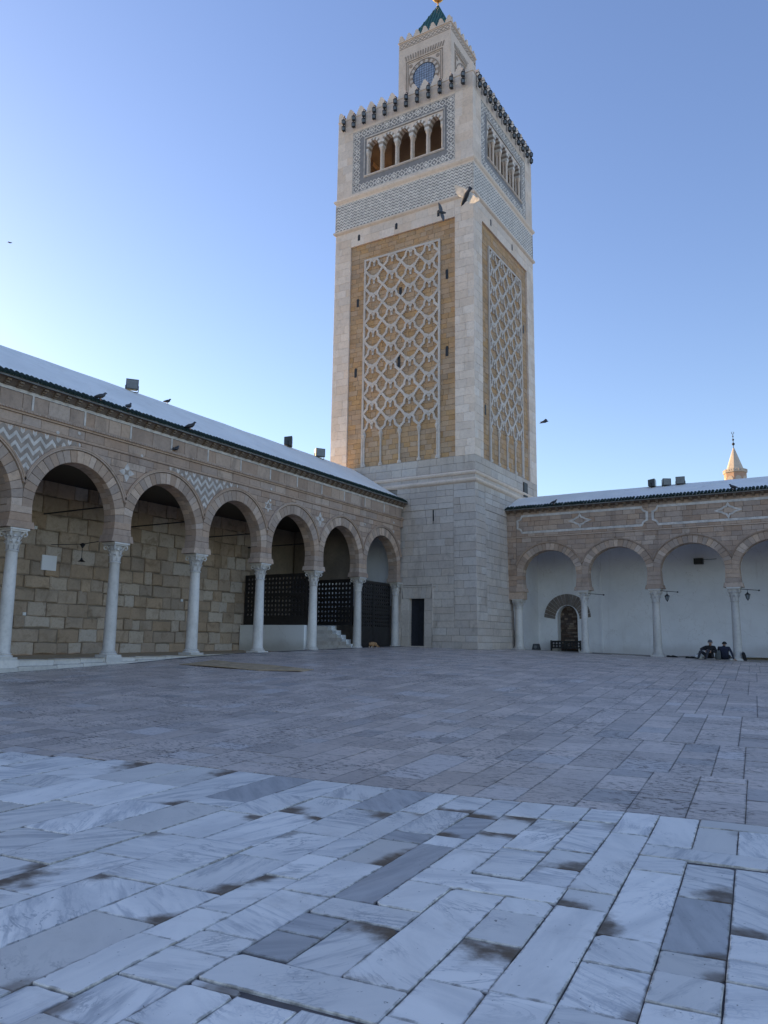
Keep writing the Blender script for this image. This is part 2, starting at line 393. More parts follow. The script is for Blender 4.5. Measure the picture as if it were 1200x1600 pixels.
# ------------------------------------------------------------------ courtyard floor height (gently dished)
CTL = np.array([(0, 0, -1.13), (-4, 7, -1.12), (-9, 6.3, -1.08), (0, 7, -1.10), (-19, 12.4, -.61), (-19, 15.8, -.46), (-19, 19.2, -.26), (-19, 26, -.06),
                (-15, 33, -.005), (-11.2, 37, -.09), (-7.8, 37, -.19), (-4.5, 37, -.31), (0, 37, -.42), (4, 0, -1.13), (-19, -8, -1.1), (12, 37, -.6),
                (12, 0, -1.13), (0, -12, -1.13), (12, 15, -1.0)])
def _tps():
    n = len(CTL); d = np.linalg.norm(CTL[:, None, :2] - CTL[None, :, :2], axis=2)
    K = np.where(d > 0, d * d * np.log(d + 1e-12), 0) + 2.5 * np.eye(n)
    Pm = np.c_[np.ones(n), CTL[:, :2]]
    A = np.block([[K, Pm], [Pm.T, np.zeros((3, 3))]])
    return np.linalg.solve(A, np.r_[CTL[:, 2], 0, 0, 0])
TW = _tps()
def zf(x, y):
    d2 = (x - CTL[:, 0]) ** 2 + (y - CTL[:, 1]) ** 2
    return float((.5 * d2 * np.log(d2 + 1e-12)) @ TW[:-3] + TW[-3] + TW[-2] * x + TW[-1] * y)
def zgL(y): return -.0136 * (32.8 - y)                 # left gallery floor
def zgR(x): return .02 - .0267 * (x + 14.545)          # right gallery floor

# ------------------------------------------------------------------ ground and paving
mb = MB(); mb.add([(-900, -900, -2.2), (900, -900, -2.2), (900, 900, -2.2), (-900, 900, -2.2)], [(0, 1, 2, 3)])
o = mb.build('ground', EARTH, kind='structure')
KR, MR = .1, .08
def pq(p, q):
    x = p - KR * (q - 3.5); return x, q + MR * (x + 3)
def slab(mb, p0, p1, q0, q1, g, jit, dz=None, corner=None):
    """one paving slab; uv = metres from the chosen corner, dim uv = metres from the opposite one"""
    W_, H_ = p1 - p0, q1 - q0; fine = W_ * H_ > 0 and jit > .0045
    gp = g * .55; rect = [(gp, g), (W_ - gp, g), (W_ - gp, H_ - g), (gp, H_ - g)]; loc = []
    for i in range(4):
        a, b = rect[i], rect[(i + 1) % 4]; z_ = rect[i - 1]
        if fine:
            ch = ru(.012, .045) if rnd() < .22 else .003
            la = math.hypot(a[0] - z_[0], a[1] - z_[1]); lb = math.hypot(b[0] - a[0], b[1] - a[1]); c1 = ch * ru(.5, 1.2); c2 = ch * ru(.5, 1.2)
            loc.append((a[0] + (z_[0] - a[0]) * c1 / la, a[1] + (z_[1] - a[1]) * c1 / la)); loc.append((a[0] + (b[0] - a[0]) * c2 / lb, a[1] + (b[1] - a[1]) * c2 / lb))
            e = Vector((b[0] - a[0], b[1] - a[1])).normalized()
            t_ = ru(.35, .65); w_ = ru(.0, .0035); loc.append((a[0] + (b[0] - a[0]) * t_ - e.y * w_, a[1] + (b[1] - a[1]) * t_ + e.x * w_))
        else: loc.append(a)
    rot_ = ru(-.006, .006)
    c = [pq(p0 + x - rot_ * (y - H_ / 2), q0 + y + rot_ * (x - W_ / 2)) for x, y in loc]
    n = len(c); cx = sum(a[0] for a in c) / n; cy = sum(a[1] for a in c) / n
    h = (ru(-.0025, .0025) if dz is None else dz); tx, ty = ru(-.004, .004), ru(-.004, .004)
    z = [zf(x, y) + h + tx * (x - cx) + ty * (y - cy) for x, y in c]
    b = .0035; vs = [(x, y, zz - .03) for (x, y), zz in zip(c, z)] + [(x, y, zz - .004) for (x, y), zz in zip(c, z)]
    for (x, y), zz in zip(c, z):
        l = math.hypot(x - cx, y - cy); k = 1 - b * 1.4 / l; vs.append((cx + (x - cx) * k, cy + (y - cy) * k, zz))
    fs = [tuple(range(2 * n, 3 * n))]
    for i in range(n):
        j = (i + 1) % n; fs += [(i, j, n + j, n + i), (n + i, n + j, 2 * n + j, 2 * n + i)]
    mb.add(vs, fs)
    k = random.randrange(4) if corner is None else corner
    ox, oy = [(0, 0), (W_, 0), (W_, H_), (0, H_)][k]
    mb.uv = getattr(mb, 'uv', []) + [(abs(loc[v % n][0] - ox), abs(loc[v % n][1] - oy)) for f in fs for v in f]
    mb.uv2 = getattr(mb, 'uv2', []) + [(W_ - abs(loc[v % n][0] - ox), H_ - abs(loc[v % n][1] - oy)) for f in fs for v in f]
def put_uv(o, mb):
    for nm, d in (('UVMap', mb.uv), ('Opp', mb.uv2)):
        l = o.data.uv_layers.new(name=nm); l.data.foreach_set('uv', [c for p in d for c in p])
def qborder(p): return 6.86 - .2 * max(0, -6.2 - p)
def bed(name, x0, x1, y0, y1, step, dz, mat=None):
    nx = int((x1 - x0) / step) + 1; ny = int((y1 - y0) / step) + 1; vs = []; fs = []
    for j in range(ny + 1):
        for i in range(nx + 1):
            x = x0 + (x1 - x0) * i / nx; y = y0 + (y1 - y0) * j / ny; vs.append((x, y, zf(x, y) + dz))
    for j in range(ny):
        for i in range(nx):
            a = j * (nx + 1) + i; fs.append((a, a + 1, a + nx + 2, a + nx + 1))
    m = MB(); m.add(vs, fs); return m.build(name, mat or BED, kind='structure', smooth=True)
bedW = bed('marble_pavement', -14, 8, -8, 8.2, 1.0, -.016)
bedG = bed('courtyard_paving', -19.2, 14, 2.0, 37.2, 1.0, -.013, BEDG)
BN = [-12.2, -11.5, -10.8, -10.1, -9.4, -8.6, -7.9, -7.2, -6.6, -6.05, -5.5, -5.0, -4.53, -4.1, -3.64, -3.2, -2.95, -2.62, -2.36, -2.07, -1.75, -1.46, -1.18, -.87, -.58, -.2, .15, .5, .9, 1.3, 1.75, 2.2]
CUTS = {-7.2: [4.3, 5.2, 5.68], -6.6: [4.6, 5.77], -6.05: [3.9, 4.9, 5.9], -5.5: [4.09, 5.23], -5.0: [3.5, 4.4, 5.4, 5.64], -4.53: [2.3, 3.04, 3.87, 4.49, 5.3, 6.1],
        -4.1: [2.0, 3.52, 4.5, 5.5, 6.2], -3.64: [2.17, 3.03, 3.56, 4.3, 5.0, 5.9], -3.2: [1.8, 2.26, 2.9, 3.33, 4.0, 4.51, 5.02, 6.0], -2.95: [2.1, 2.5, 2.85, 3.09, 3.8, 4.5, 5.12, 5.39, 6.2],
        -2.62: [2.2, 2.56, 2.95, 3.25, 3.53, 3.82, 5.13, 5.4, 6.1], -2.36: [2.57, 2.9, 3.55, 3.82, 4.32, 4.6, 5.12, 5.7, 6.3], -2.07: [2.6, 2.91, 4.3, 4.65, 5.3, 5.86, 6.29],
        -1.75: [2.7, 3.08, 3.6, 4.06, 4.3, 4.61, 4.99, 5.43, 5.9, 6.4], -1.46: [2.6, 3.09, 4.3, 4.61, 6.11], -1.18: [3.1, 3.59, 3.96, 5.2, 5.57, 5.88],
        -.87: [3.3, 3.63, 3.9, 4.77, 5.5, 5.85], -.58: [3.2, 3.65, 3.92, 4.26, 5.5, 5.85]}
TRANS = [(-2.62, -2.07, 3.55, 3.82), (-2.36, -1.46, 4.30, 4.61), (-2.62, -1.75, 2.62, 2.92), (-1.18, .15, 5.55, 5.85), (-.87, .15, 6.6, 6.86)]
def one(name, mb, mat, parent, rect=None):
    o = mb.build(name, mat, parent); put_uv(o, mb)
    o.color = getattr(mb, 'stain', (0, 0, 0)) + (getattr(mb, 'tone', 1.0),)
    return o
def stain_for(p0, p1, q0, q1):
    """slabs where the photograph shows dirt lying in a sunken corner"""
    for x, y, a, b in STAINS:
        q = y - MR * (x + 3); p = x + KR * (q - 3.5)
        if p0 - .01 <= p <= p1 + .01 and q0 - .01 <= q <= q1 + .01:
            k = (0 if q < (q0 + q1) / 2 else 3) if p < (p0 + p1) / 2 else (1 if q < (q0 + q1) / 2 else 2)
            return k, (1.0, min(1, b * 2.6), min(1, a * 1.7))
    if rnd() < .16: return random.randrange(4), (ru(.35, .8), ru(.06, .2), ru(.06, .3))
    return None
GREYPTS = [(-2.6, 4.43), (-2.5, 3.44), (-2.44, 3.11), (-2.99, 5.25), (-2.73, 5.89), (-5.1, 5.6), (-3.73, 5.98)]
def mslab(p0, p1, q0, q1, dz=None):
    m = MB(); st = stain_for(p0, p1, q0, q1)
    slab(m, p0, p1, q0, q1, .0045, .005, dz=(-.004 if st and dz is None else dz), corner=st[0] if st else None)
    if st: m.stain = st[1]
    for x, y in GREYPTS:
        q = y - MR * (x + 3); p = x + KR * (q - 3.5)
        if p0 <= p <= p1 and q0 <= q <= q1: m.tone = .4
    one('marble_slab', m, MARBLE, bedW)
for p0, p1, q0, q1 in TRANS:
    mslab(p0, p1, q0, q1)
for a, b in zip(BN[:-1], BN[1:]):
    qb = qborder((a + b) / 2); cuts = CUTS.get(a)
    qs = [0.4 + ru(0, .5)]
    if cuts:
        while qs[-1] < cuts[0] - .9: qs.append(qs[-1] + ru(.5, .9))
        qs = [q for q in qs if q < cuts[0] - .25] + cuts
    else:
        while qs[-1] < qb - 1.0: qs.append(qs[-1] + ru(.45, 1.15))
    qs = [q for q in qs if q < qb - .12] + [qb]
    for q0, q1 in zip(qs[:-1], qs[1:]):
        segs = [(q0, q1)]
        for t in TRANS:
            if t[0] < b - .01 and t[1] > a + .01:
                ns = []
                for s0, s1 in segs:
                    if t[3] <= s0 or t[2] >= s1: ns.append((s0, s1))
                    else:
                        if t[2] - s0 > .06: ns.append((s0, t[2]))
                        if s1 - t[3] > .06: ns.append((t[3], s1))
                segs = ns
        for s0, s1 in segs:
            if pq(a, s0)[0] < -13.5: continue
            mslab(a, b, s0, s1)
# grey courtyard slabs
cells = []
q0 = None; qa = 4.0
while qa < 41:
    qn = qa + ru(2.2, 4.6); p = -19.6 + ru(0, .4)
    while p < 14:
        w = ru(.3, .56); qb = qborder(p + w / 2); q = max(qa, qb)
        while q < qn - .02:
            l = ru(.3, .85)
            if q + l > qn - .22: l = qn - q
            x, y = pq(p + w / 2, q + l / 2)
            if -18.86 + w / 2 < x < 13 and y < 36.75 - l / 2 and not (x < -14.8 and y > 32.7): cells.append((x * x + y * y, p, p + w, q, q + l))
            q += l
        p += w
    qa = qn
vis = []
for c in cells:
    x, y = pq((c[1] + c[2]) / 2, (c[3] + c[4]) / 2)
    d = fw.x * x + fw.y * y; s = rt0.x * x + rt0.y * y
    vis.append((c[0] if d > 1 and abs(s / d) < .53 else 1e6 + c[0],) + c)
vis.sort()
rest = MB()
for i, c in enumerate(vis):
    if i < 298:
        m = MB(); slab(m, *c[2:], .004, .004); one('paving_slab', m, GREY, bedG)
    else: slab(rest, *c[2:], .004, .004)
o = rest.build('paving_slabs', GREY, bedG, kind='stuff'); put_uv(o, rest)

# ------------------------------------------------------------------ generic masonry
def courses(z0, z1, h):
    n = max(1, round((z1 - z0) / h)); zs = [z0]
    for i in range(n): zs.append(z0 + (z1 - z0) * (i + 1) / n + (ru(-.02, .02) * h / .3 if i < n - 1 else 0))
    return zs
def ashlar(F, u0, u1, z0, z1, h, lmin, lmax, emit, holes=(), d0=-.05, d1=0.0, joint=.006, wob=.004, inset=.006, bev=.005):
    """emit(mb) is called once for every block"""
    for za, zb in zip(*(lambda s: (s[:-1], s[1:]))(courses(z0, z1, h))):
        us = [u0]; u = u0 + ru(.25, 1) * lmax
        while u < u1 - lmin * .6: us.append(u); u += ru(lmin, lmax)
        us.append(u1)
        # split courses at hole edges
        for ua, ub in zip(us[:-1], us[1:]):
            segs = [(ua, ub)]
            for h0, h1, y0, y1 in holes:
                if y0 < (za + zb) / 2 < y1:
                    ns = []
                    for s0, s1 in segs:
                        if h1 <= s0 or h0 >= s1: ns.append((s0, s1)); continue
                        if h0 - s0 > .03: ns.append((s0, h0))
                        if s1 - h1 > .03: ns.append((h1, s1))
                    segs = ns
            for s0, s1 in segs:
                m = MB(); dd = ru(-wob, wob)
                prism(m, F, [(s0 + joint, za + joint), (s1 - joint, za + joint), (s1 - joint, zb - joint), (s0 + joint, zb - joint)], d0, d1 + dd, inset, bev)
                emit(m)
def collector():
    big = MB()
    def emit(m): big.add(m.v, m.f)
    return big, emit

# ------------------------------------------------------------------ columns
def column(parent, x, y, z0, ztop, zsh, r0, r1, plinth=None, name='column'):
    kr = ru(.93, 1.07); r0 *= kr; r1 *= kr
    c = bpy.data.objects.new(name, None); COL.objects.link(c); c.empty_display_size = .2
    pl = WLOC[parent.name]; c.location = Vector((x, y, z0)) - pl; c.parent = parent; WLOC[c.name] = Vector((x, y, z0))
    def kid(m, nm, mat, smooth=False):
        o = m.build(nm, mat, smooth=smooth); attach(o, c); return o
    m = MB(); H = zsh - z0
    prof = [(r0 * 1.06, .13), (r0, .17)] + [(r0 + (r1 - r0) * (t ** 1.3), .17 + (H - .24) * t) for t in (.15, .3, .5, .7, .85, 1)] + [(r1 * 1.04, H - .055)]
    lathe(m, (x, y, z0), prof, 20); kid(m, 'shaft', COLM, True)
    m = MB(); lathe(m, (x, y, z0), [(r0 * 1.38, .03), (r0 * 1.42, .055), (r0 * 1.36, .08), (r0 * 1.15, .09), (r0 * 1.15, .1), (r0 * 1.22, .115), (r0 * 1.18, .135), (r0 * 1.02, .145)], 20)
    hb = r0 * 1.45; wbox(m, x - hb, x + hb, y - hb, y + hb, z0 - .05, z0 + .03)
    kid(m, 'base', COLM)
    if plinth:
        m = MB(); hp = r0 * 1.62; wbox(m, x - hp, x + hp, y - hp, y + hp, plinth, z0 - .045); kid(m, 'plinth', COLM)
    # capital: astragal, bell, two rows of leaves, volutes, abacus
    m = MB(); hc = ztop - zsh
    lathe(m, (x, y, zsh), [(r1 * 1.02, -.06), (r1 * 1.2, -.045), (r1 * 1.2, -.02), (r1 * 1.0, 0)], 16)
    kid(m, 'astragal', COLM)
    m = MB(); ab = .285
    lathe(m, (x, y, zsh), [(r1 * .98, -.01), (r1 * 1.0, hc * .3), (r1 * 1.12, hc * .6), (r1 * 1.45, hc * .84)], 16)
    for row, (zb, hh, rr, k, ph) in enumerate(((.0, .42, 1.03, 8, 0), (.18, .5, 1.1, 8, PI / 8))):
        for i in range(k):
            a = 2 * PI * i / k + ph; ca, sa = math.cos(a), math.sin(a)
            def q(rad, hgt, side): return (x + rad * ca - side * sa, y + rad * sa + side * ca, zsh + hgt)
            w = r1 * .36; R = r1 * rr; zz = hc * zb; h2 = hc * hh
            vs = [q(R, zz, -w), q(R, zz, w), q(R * 1.1, zz + h2 * .6, w * 1.05), q(R * 1.1, zz + h2 * .6, -w * 1.05),
                  q(R * 1.36, zz + h2, w * .6), q(R * 1.36, zz + h2, -w * .6), q(R * 1.48, zz + h2 * .84, w * .35), q(R * 1.48, zz + h2 * .84, -w * .35),
                  q(R * .98, zz + h2 * .8, w * .5), q(R * .98, zz + h2 * .8, -w * .5)]
            m.add(vs, [(0, 1, 2, 3), (3, 2, 4, 5), (5, 4, 6, 7), (7, 6, 8, 9), (1, 8, 6, 2), (0, 3, 7, 9)])
    for i in range(4):
        a = PI / 4 + i * PI / 2; ca, sa = math.cos(a), math.sin(a)
        pts = []; rads = []
        for k in range(11):
            t = k / 10; ang = -.6 + t * 4.6; rr = .085 * (1 - .72 * t)
            pts.append((x + ca * (.285 + rr * math.sin(ang) * 1.0), y + sa * (.285 + rr * math.sin(ang)), zsh + hc * .70 + rr * math.cos(ang)))
            rads.append(.03 - .012 * t)
        sweep(m, pts, rads, 6)
        sweep(m, [(x + ca * r1 * 1.05, y + sa * r1 * 1.05, zsh + hc * .45), (x + ca * .22, y + sa * .22, zsh + hc * .72), (x + ca * .285, y + sa * .285, zsh + hc * .86)], [.03, .035, .03], 6)
    kid(m, 'capital', COLM)
    m = MB(); za, zb = zsh + hc * .84, ztop
    for z_0, z_1, h_ in ((za, za + (zb - za) * .45, ab - .035), (za + (zb - za) * .45, zb, ab)): wbox(m, x - h_, x + h_, y - h_, y + h_, z_0, z_1 - .001)
    kid(m, 'abacus', COLM)
    return c

# ------------------------------------------------------------------ arcades
class Arch:
    def __init__(s, a, zc, b, zb, pinch=.06): s.a, s.zc, s.b, s.zb, s.pinch = a, zc, b, zb, pinch
    def hw(s, z):
        if z >= s.zc + s.b: return 0
        if z >= s.zc: return s.a * math.sqrt(max(0, 1 - ((z - s.zc) / s.b) ** 2))
        t = (s.zc - z) / (s.zc - s.zb); return s.a - s.pinch * t * t
    def he(s, z, g):
        b = s.b + g
        if z >= s.zc + b: return 0
        if z >= s.zc: return (s.a + g) * math.sqrt(max(0, 1 - ((z - s.zc) / b) ** 2))
        return s.a + g
def arcade_wall(F, us, A, z0, z1, th, parent, zstart=None):
    """mortar core with openings; us = column positions"""
    m = MB(); cs = [(a + b) / 2 for a, b in zip(us[:-1], us[1:])]
    zs = sorted(set([z0 + (A.zc - z0) * k / 6 for k in range(7)] + [A.zc + A.b * math.sin(PI / 2 * k / 14) for k in range(15)]))
    for c, ua, ub in zip(cs, us[:-1], us[1:]):
        for za, zb in zip(zs[:-1], zs[1:]):
            h0, h1 = A.hw(za), A.hw(zb)
            for sgn, ue in ((-1, ua), (1, ub)):
                q = [(ue, za), (c + sgn * h0, za), (c + sgn * h1, zb), (ue, zb)]
                if sgn > 0: q = [q[1], q[0], q[3], q[2]]
                m.add([F.P(*p, -.03) for p in q], [(0, 1, 2, 3)]); m.add([F.P(*p, -th) for p in q], [(3, 2, 1, 0)])
                i0, i1 = (c + sgn * h0, za), (c + sgn * h1, zb)
                v = [F.P(*i0, -.03), F.P(*i1, -.03), F.P(*i1, -th), F.P(*i0, -th)]
                m.add(v, [(0, 1, 2, 3) if sgn < 0 else (3, 2, 1, 0)])
    zt = A.zc + A.b
    m.add([F.P(us[0], zt, -.03), F.P(us[-1], zt, -.03), F.P(us[-1], z1, -.03), F.P(us[0], z1, -.03)], [(0, 1, 2, 3)])
    m.add([F.P(us[0], zt, -th), F.P(us[-1], zt, -th), F.P(us[-1], z1, -th), F.P(us[0], z1, -th)], [(3, 2, 1, 0)])
    for u in us:   # pier undersides resting on the capitals
        m.add([F.P(u - .36, z0, -.03), F.P(u + .36, z0, -.03), F.P(u + .36, z0, -th), F.P(u - .36, z0, -th)], [(3, 2, 1, 0)])
    for u, f in ((us[0], (0, 1, 2, 3)), (us[-1], (3, 2, 1, 0))):
        m.add([F.P(u, z0, -th), F.P(u, z0, -.03), F.P(u, z1, -.03), F.P(u, z1, -th)], [f])
    return m.build('wall', MORT, parent)
def arcade_stones(F, us, A, z0, zl, th, parent, wall, ring=.33, hood=.1, lim=290, clip_u0=None):
    half = (us[1] - us[0]) / 2
    big = MB(); cnt = [0]
    def emit_block(m):
        cnt[0] += 1
        if cnt[0] <= lim: m.build('stone', SAND, wall)
        else: big.add(m.v, m.f)
    for bi, (ua, ub) in enumerate(zip(us[:-1], us[1:])):
        c = (ua + ub) / 2
        arch = bpy.data.objects.new('arch', None); COL.objects.link(arch); arch.empty_display_size = .2
        loc = Vector(F.P(c, A.zc, 0)); arch.location = loc - WLOC[parent.name]; arch.parent = parent; WLOC[arch.name] = loc
        # voussoirs
        n = 23; th0 = -0.02
        angs = [th0 + (PI - 2 * th0) * k / n for k in range(n + 1)]
        angs = [a + (ru(-.012, .012) if 0 < i < n else 0) for i, a in enumerate(angs)]
        for i in range(n):
            poly = []
            e = .0035
            for k in range(3):
                t = angs[i] + e + (angs[i + 1] - angs[i] - 2 * e) * k / 2
                poly.append((c + (A.a - .012) * math.cos(t), A.zc + (A.b - .012) * math.sin(t)))
            for k in range(3):
                t = angs[i + 1] - e - (angs[i + 1] - angs[i] - 2 * e) * k / 2
                uu = (A.a + ring) * math.cos(t); uu = max(-half + .004, min(half - .004, uu))
                poly.append((c + uu, A.zc + (A.b + ring) * math.sin(t)))
            poly = poly[::-1]
            m = MB(); key = (i == n // 2)
            prism(m, F, poly, -.2, ru(-.003, .004) + (.012 if key else 0), .006, .005); attach_build(m, 'voussoir', VOUS, arch)
        # intrados lining stones (soffit), one ring behind the face
        m = MB()
        for k in range(26):
            t0 = PI * k / 26; t1 = PI * (k + 1) / 26
            q = [(c + (A.a - .01) * math.cos(t), A.zc + (A.b - .01) * math.sin(t)) for t in (t0 + .003, t1 - .003)]
            v = [F.P(*q[0], -.2), F.P(*q[1], -.2), F.P(*q[1], -th - .004), F.P(*q[0], -th - .004)]
            m.add(v, [(0, 1, 2, 3)])
        attach_build(m, 'soffit', VOUS, arch)
        # hood mould
        pts = []
        for k in range(49):
            t = PI * k / 48; uu = (A.a + ring + hood / 2) * math.cos(t)
            if abs(uu) <= half + .01: pts.append((c + uu, A.zc + (A.b + ring + hood / 2) * math.sin(t)))
        m = MB(); ribbon(m, F, pts[::-1], hood * .5, -.03, .035); 
        ribbon(m, F, [(c + (u - c) * 1.022, A.zc + (z - A.zc) * 1.022) for u, z in pts[::-1]], hood * .5, -.03, .055)
        attach_build(m, 'hood_mould', SAND, arch)
    # pier stones and spandrel stones
    g = ring + hood + .012
    for i, u in enumerate(us):
        if i > 0:  cL = u - half
        if i < len(us) - 1: cR = u + half
        lo = us[0] if i == 0 else None
        zs = courses(z0, A.zc - .02, .22)
        for za, zb in zip(zs[:-1], zs[1:]):
            l0, l1 = (u - half + A.hw(za), u - half + A.hw(zb)) if i > 0 else (u + .0, u + .0)
            r0, r1 = (u + half - A.hw(za), u + half - A.hw(zb)) if i < len(us) - 1 else (u, u)
            fl = .045 if za < z0 + .1 else 0
            j = .005; m = MB()
            F2 = F
            prism(m, F, [(l0 - fl - .012, za + j), (r0 + fl + .012, za + j), (r1 + fl * .6 + .012, zb - j), (l1 - fl * .6 - .012, zb - j)], -th - .006 - fl, fl + ru(-.002, .003), .006, .005, back=True)
            emit_block(m)
        zs = courses(A.zc + .1, zl, .235)
        for za, zb in zip(zs[:-1], zs[1:]):
            L = lambda z: (u - half + A.he(z, g)) if i > 0 else u
            R = lambda z: (u + half - A.he(z, g)) if i < len(us) - 1 else u
            zk = [za + .005 + (zb - za - .01) * k / 4 for k in range(5)]
            if max(R(z) - L(z) for z in zk) < .05: continue
            zk = [z for z in zk if R(z) - L(z) > .012]
            lo, hi = min(L(z) for z in zk), max(R(z) for z in zk)
            us2 = [lo]; x = lo + ru(.25, .6)
            while x < hi - .22: us2.append(x); x += ru(.35, .75)
            us2.append(hi)
            for a, b in zip(us2[:-1], us2[1:]):
                lf = [(max(a + .005, L(z)), z) for z in zk]; rg = [(min(b - .005, R(z)), z) for z in zk]
                ok = [k for k in range(len(zk)) if rg[k][0] - lf[k][0] > .01]
                if len(ok) < 2: continue
                poly = [rg[k] for k in ok] + [lf[k] for k in reversed(ok)]
                m = MB(); prism(m, F, poly, -.04, ru(-.003, .003), .005, .004); emit_block(m)
    if big.v: big.build('stones', SAND, wall, kind='stuff')
def attach_build(m, name, mat, parent):
    o = m.build(name, mat); attach(o, parent); return o
def sub(parent, name, loc):
    c = bpy.data.objects.new(name, None); COL.objects.link(c); c.empty_display_size = .2
    loc = Vector(loc); c.location = loc - WLOC[parent.name]; c.parent = parent; WLOC[c.name] = loc
    return c

# ---- left arcade
FL = Frame((-19.0, 0, 0), (0, 1, 0), (1, 0, 0))
LY = [15.818 + 3.4 * i for i in range(-4, 6)]
arcL = thing('arcade', (-19.2, 16, zgL(16)), 'long sandstone arcade on the left with horseshoe arches and zigzag inlays', 'arcade')
AL = Arch(1.40, 3.80, 1.51, 3.17, .06)
wallL = arcade_wall(FL, LY, AL, 3.17, 7.1, .5, arcL)
arcade_stones(FL, LY, AL, 3.17, 5.92, .5, arcL, wallL, ring=.34, hood=.11, lim=285)
for i, y in enumerate(LY):
    z0 = zgL(y); pl = zf(-18.9, y) - .12 if y < 17 else None
    column(arcL, -19.25, y if i < len(LY) - 1 else y - .04, z0, 3.168, 2.60, .19, .152, pl)
# string courses, panel frieze
yA, yB = LY[0], 33.0
mo = MB(); box(mo, FL, yA, yB, 5.925, 5.965, -.03, .03); box(mo, FL, yA, yB, 5.965, 6.0, -.03, .012); mo.build('string_course', SAND, arcL)
mo = MB(); box(mo, FL, yA, yB, 6.275, 6.33, -.03, .045); box(mo, FL, yA, yB, 6.331, 6.385, -.03, .085); box(mo, FL, yA, yB, 6.386, 6.43, -.03, .05)
y = yA + .05
while y < yB - .05: box(mo, FL, y, y + .045, 6.335, 6.38, .085, .1); y += .09
mo.build('cornice', SAND, arcL)
bigL, em = collector()
ashlar(FL, yA, yB, 6.003, 6.272, .27, .5, 1.1, em)
bigL.build('band_stones', SAND, arcL, kind='stuff')
vy = [12.47 + 1.703 * k for k in range(-5, 13)]
for k, y in enumerate(vy):
    if y > yB - .1: break
    m = MB(); box(m, FL, y - .032, y + .032, 6.432, 6.858, -.03, .006); m.build('inlay_strip', WINL, arcL)
    nx = vy[k + 1] if k + 1 < len(vy) and vy[k + 1] < yB else yB + .03
    big, em = collector(); ashlar(FL, y + .036, nx - .036, 6.434, 6.856, .42, .35, .9, em); big.build('frieze_panel', SAND, arcL)
m = MB(); box(m, FL, yA, yB, 6.86, 6.95, -.03, .012); m.build('inlay_band', WINL, arcL)
# spandrel ornaments
def zigzag_panel(F, u, A, half, g, ztop, parent):
    n = 0
    st = .185; am = .105; row = .27; th = .135
    def inside(a, z):
        return z < ztop - .012 and abs(a - u) < half - A.he(z, g)
    for r in range(8):
        for mat, off in ((WINL, 0.0), (GINL, .135)):
            zc = ztop - .02 - r * row - off; m = MB()
            for k in range(-9, 9):
                x0, x1 = u + k * st, u + (k + 1) * st; za, zb = (zc - am, zc + am) if k % 2 else (zc + am, zc - am)
                N = 3
                for q in range(N):
                    xa, xb = x0 + (x1 - x0) * q / N, x0 + (x1 - x0) * (q + 1) / N; ya, yb = za + (zb - za) * q / N, za + (zb - za) * (q + 1) / N
                    xm, ym = (xa + xb) / 2, (ya + yb) / 2
                    tp = min(0, ztop - .012 - (max(ya, yb) + th / 2))
                    if inside(xm, ym - th * .2) and ym + tp > ym - th * .4:
                        prism(m, F, [(xa, ya - th / 2 + .006), (xb, yb - th / 2 + .006), (xb, min(ztop - .01, yb + th / 2 - .006)), (xa, min(ztop - .01, ya + th / 2 - .006))], -.005, .0065 if mat is GINL else .008)
                    elif m.v: m.build('inlay_chevron', mat, parent); m = MB()
            if m.v: m.build('inlay_chevron', mat, parent)
gL = .34 + .11 * .9
for i, y in enumerate(LY):
    k = i - 3         # 0 = column at the frame's left edge
    if k in (0, 2, -2): zigzag_panel(FL, y, AL, 1.7, gL, 5.92, arcL)
    elif k in (1, 4, -1):
        cz = 5.36
        for a in range(4):
            an = a * PI / 2; ca, sa = math.cos(an), math.sin(an)
            pl = [(.06, 0), (.1, -.1), (.17, -.075), (.3, 0), (.17, .075), (.1, .1)]
            m = MB(); prism(m, FL, [(y + p * ca - q * sa, cz + p * sa + q * ca) for p, q in pl], -.005, .009); m.build('inlay_star_point', WINL, arcL)
        m = MB(); prism(m, FL, [(y + .09 * math.cos(PI / 4 + t * PI / 2), cz + .09 * math.sin(PI / 4 + t * PI / 2)) for t in range(4)], -.005, .006); m.build('inlay_star_heart', GINL, arcL)
    elif k == 3:
        cz = 5.38; pts = []
        for t in range(12): r = .2 if t % 2 == 0 else .105; pts.append((y + r * math.sin(t * PI / 6), cz + r * math.cos(t * PI / 6)))
        m = MB(); ribbon(m, FL, pts[::-1], .05, -.005, .009, True); m.build('inlay_star', WINL, arcL)
        m = MB(); prism(m, FL, [(y + .06 * math.cos(-t * PI / 3 + PI / 2) * -1, cz + .06 * math.sin(t * PI / 3 + PI / 2)) for t in range(6)][::-1], -.005, .008); m.build('inlay_star_heart', GINL, arcL)
for (y, z) in [(13.3, 6.02), (16.35, 6.0), (22.72, 5.62), (22.75, 6.06), (29.5, 5.62), (32.1, 6.05), (32.1, 5.6), (14.0, 6.17)]:
    m = MB(); prism(m, FL, [(y + .055 * math.cos(t * PI / 4), z + .055 * math.sin(t * PI / 4)) for t in range(8)], -.005, .03, .01, .01); m.build('inlay_disc', WINL, arcL)
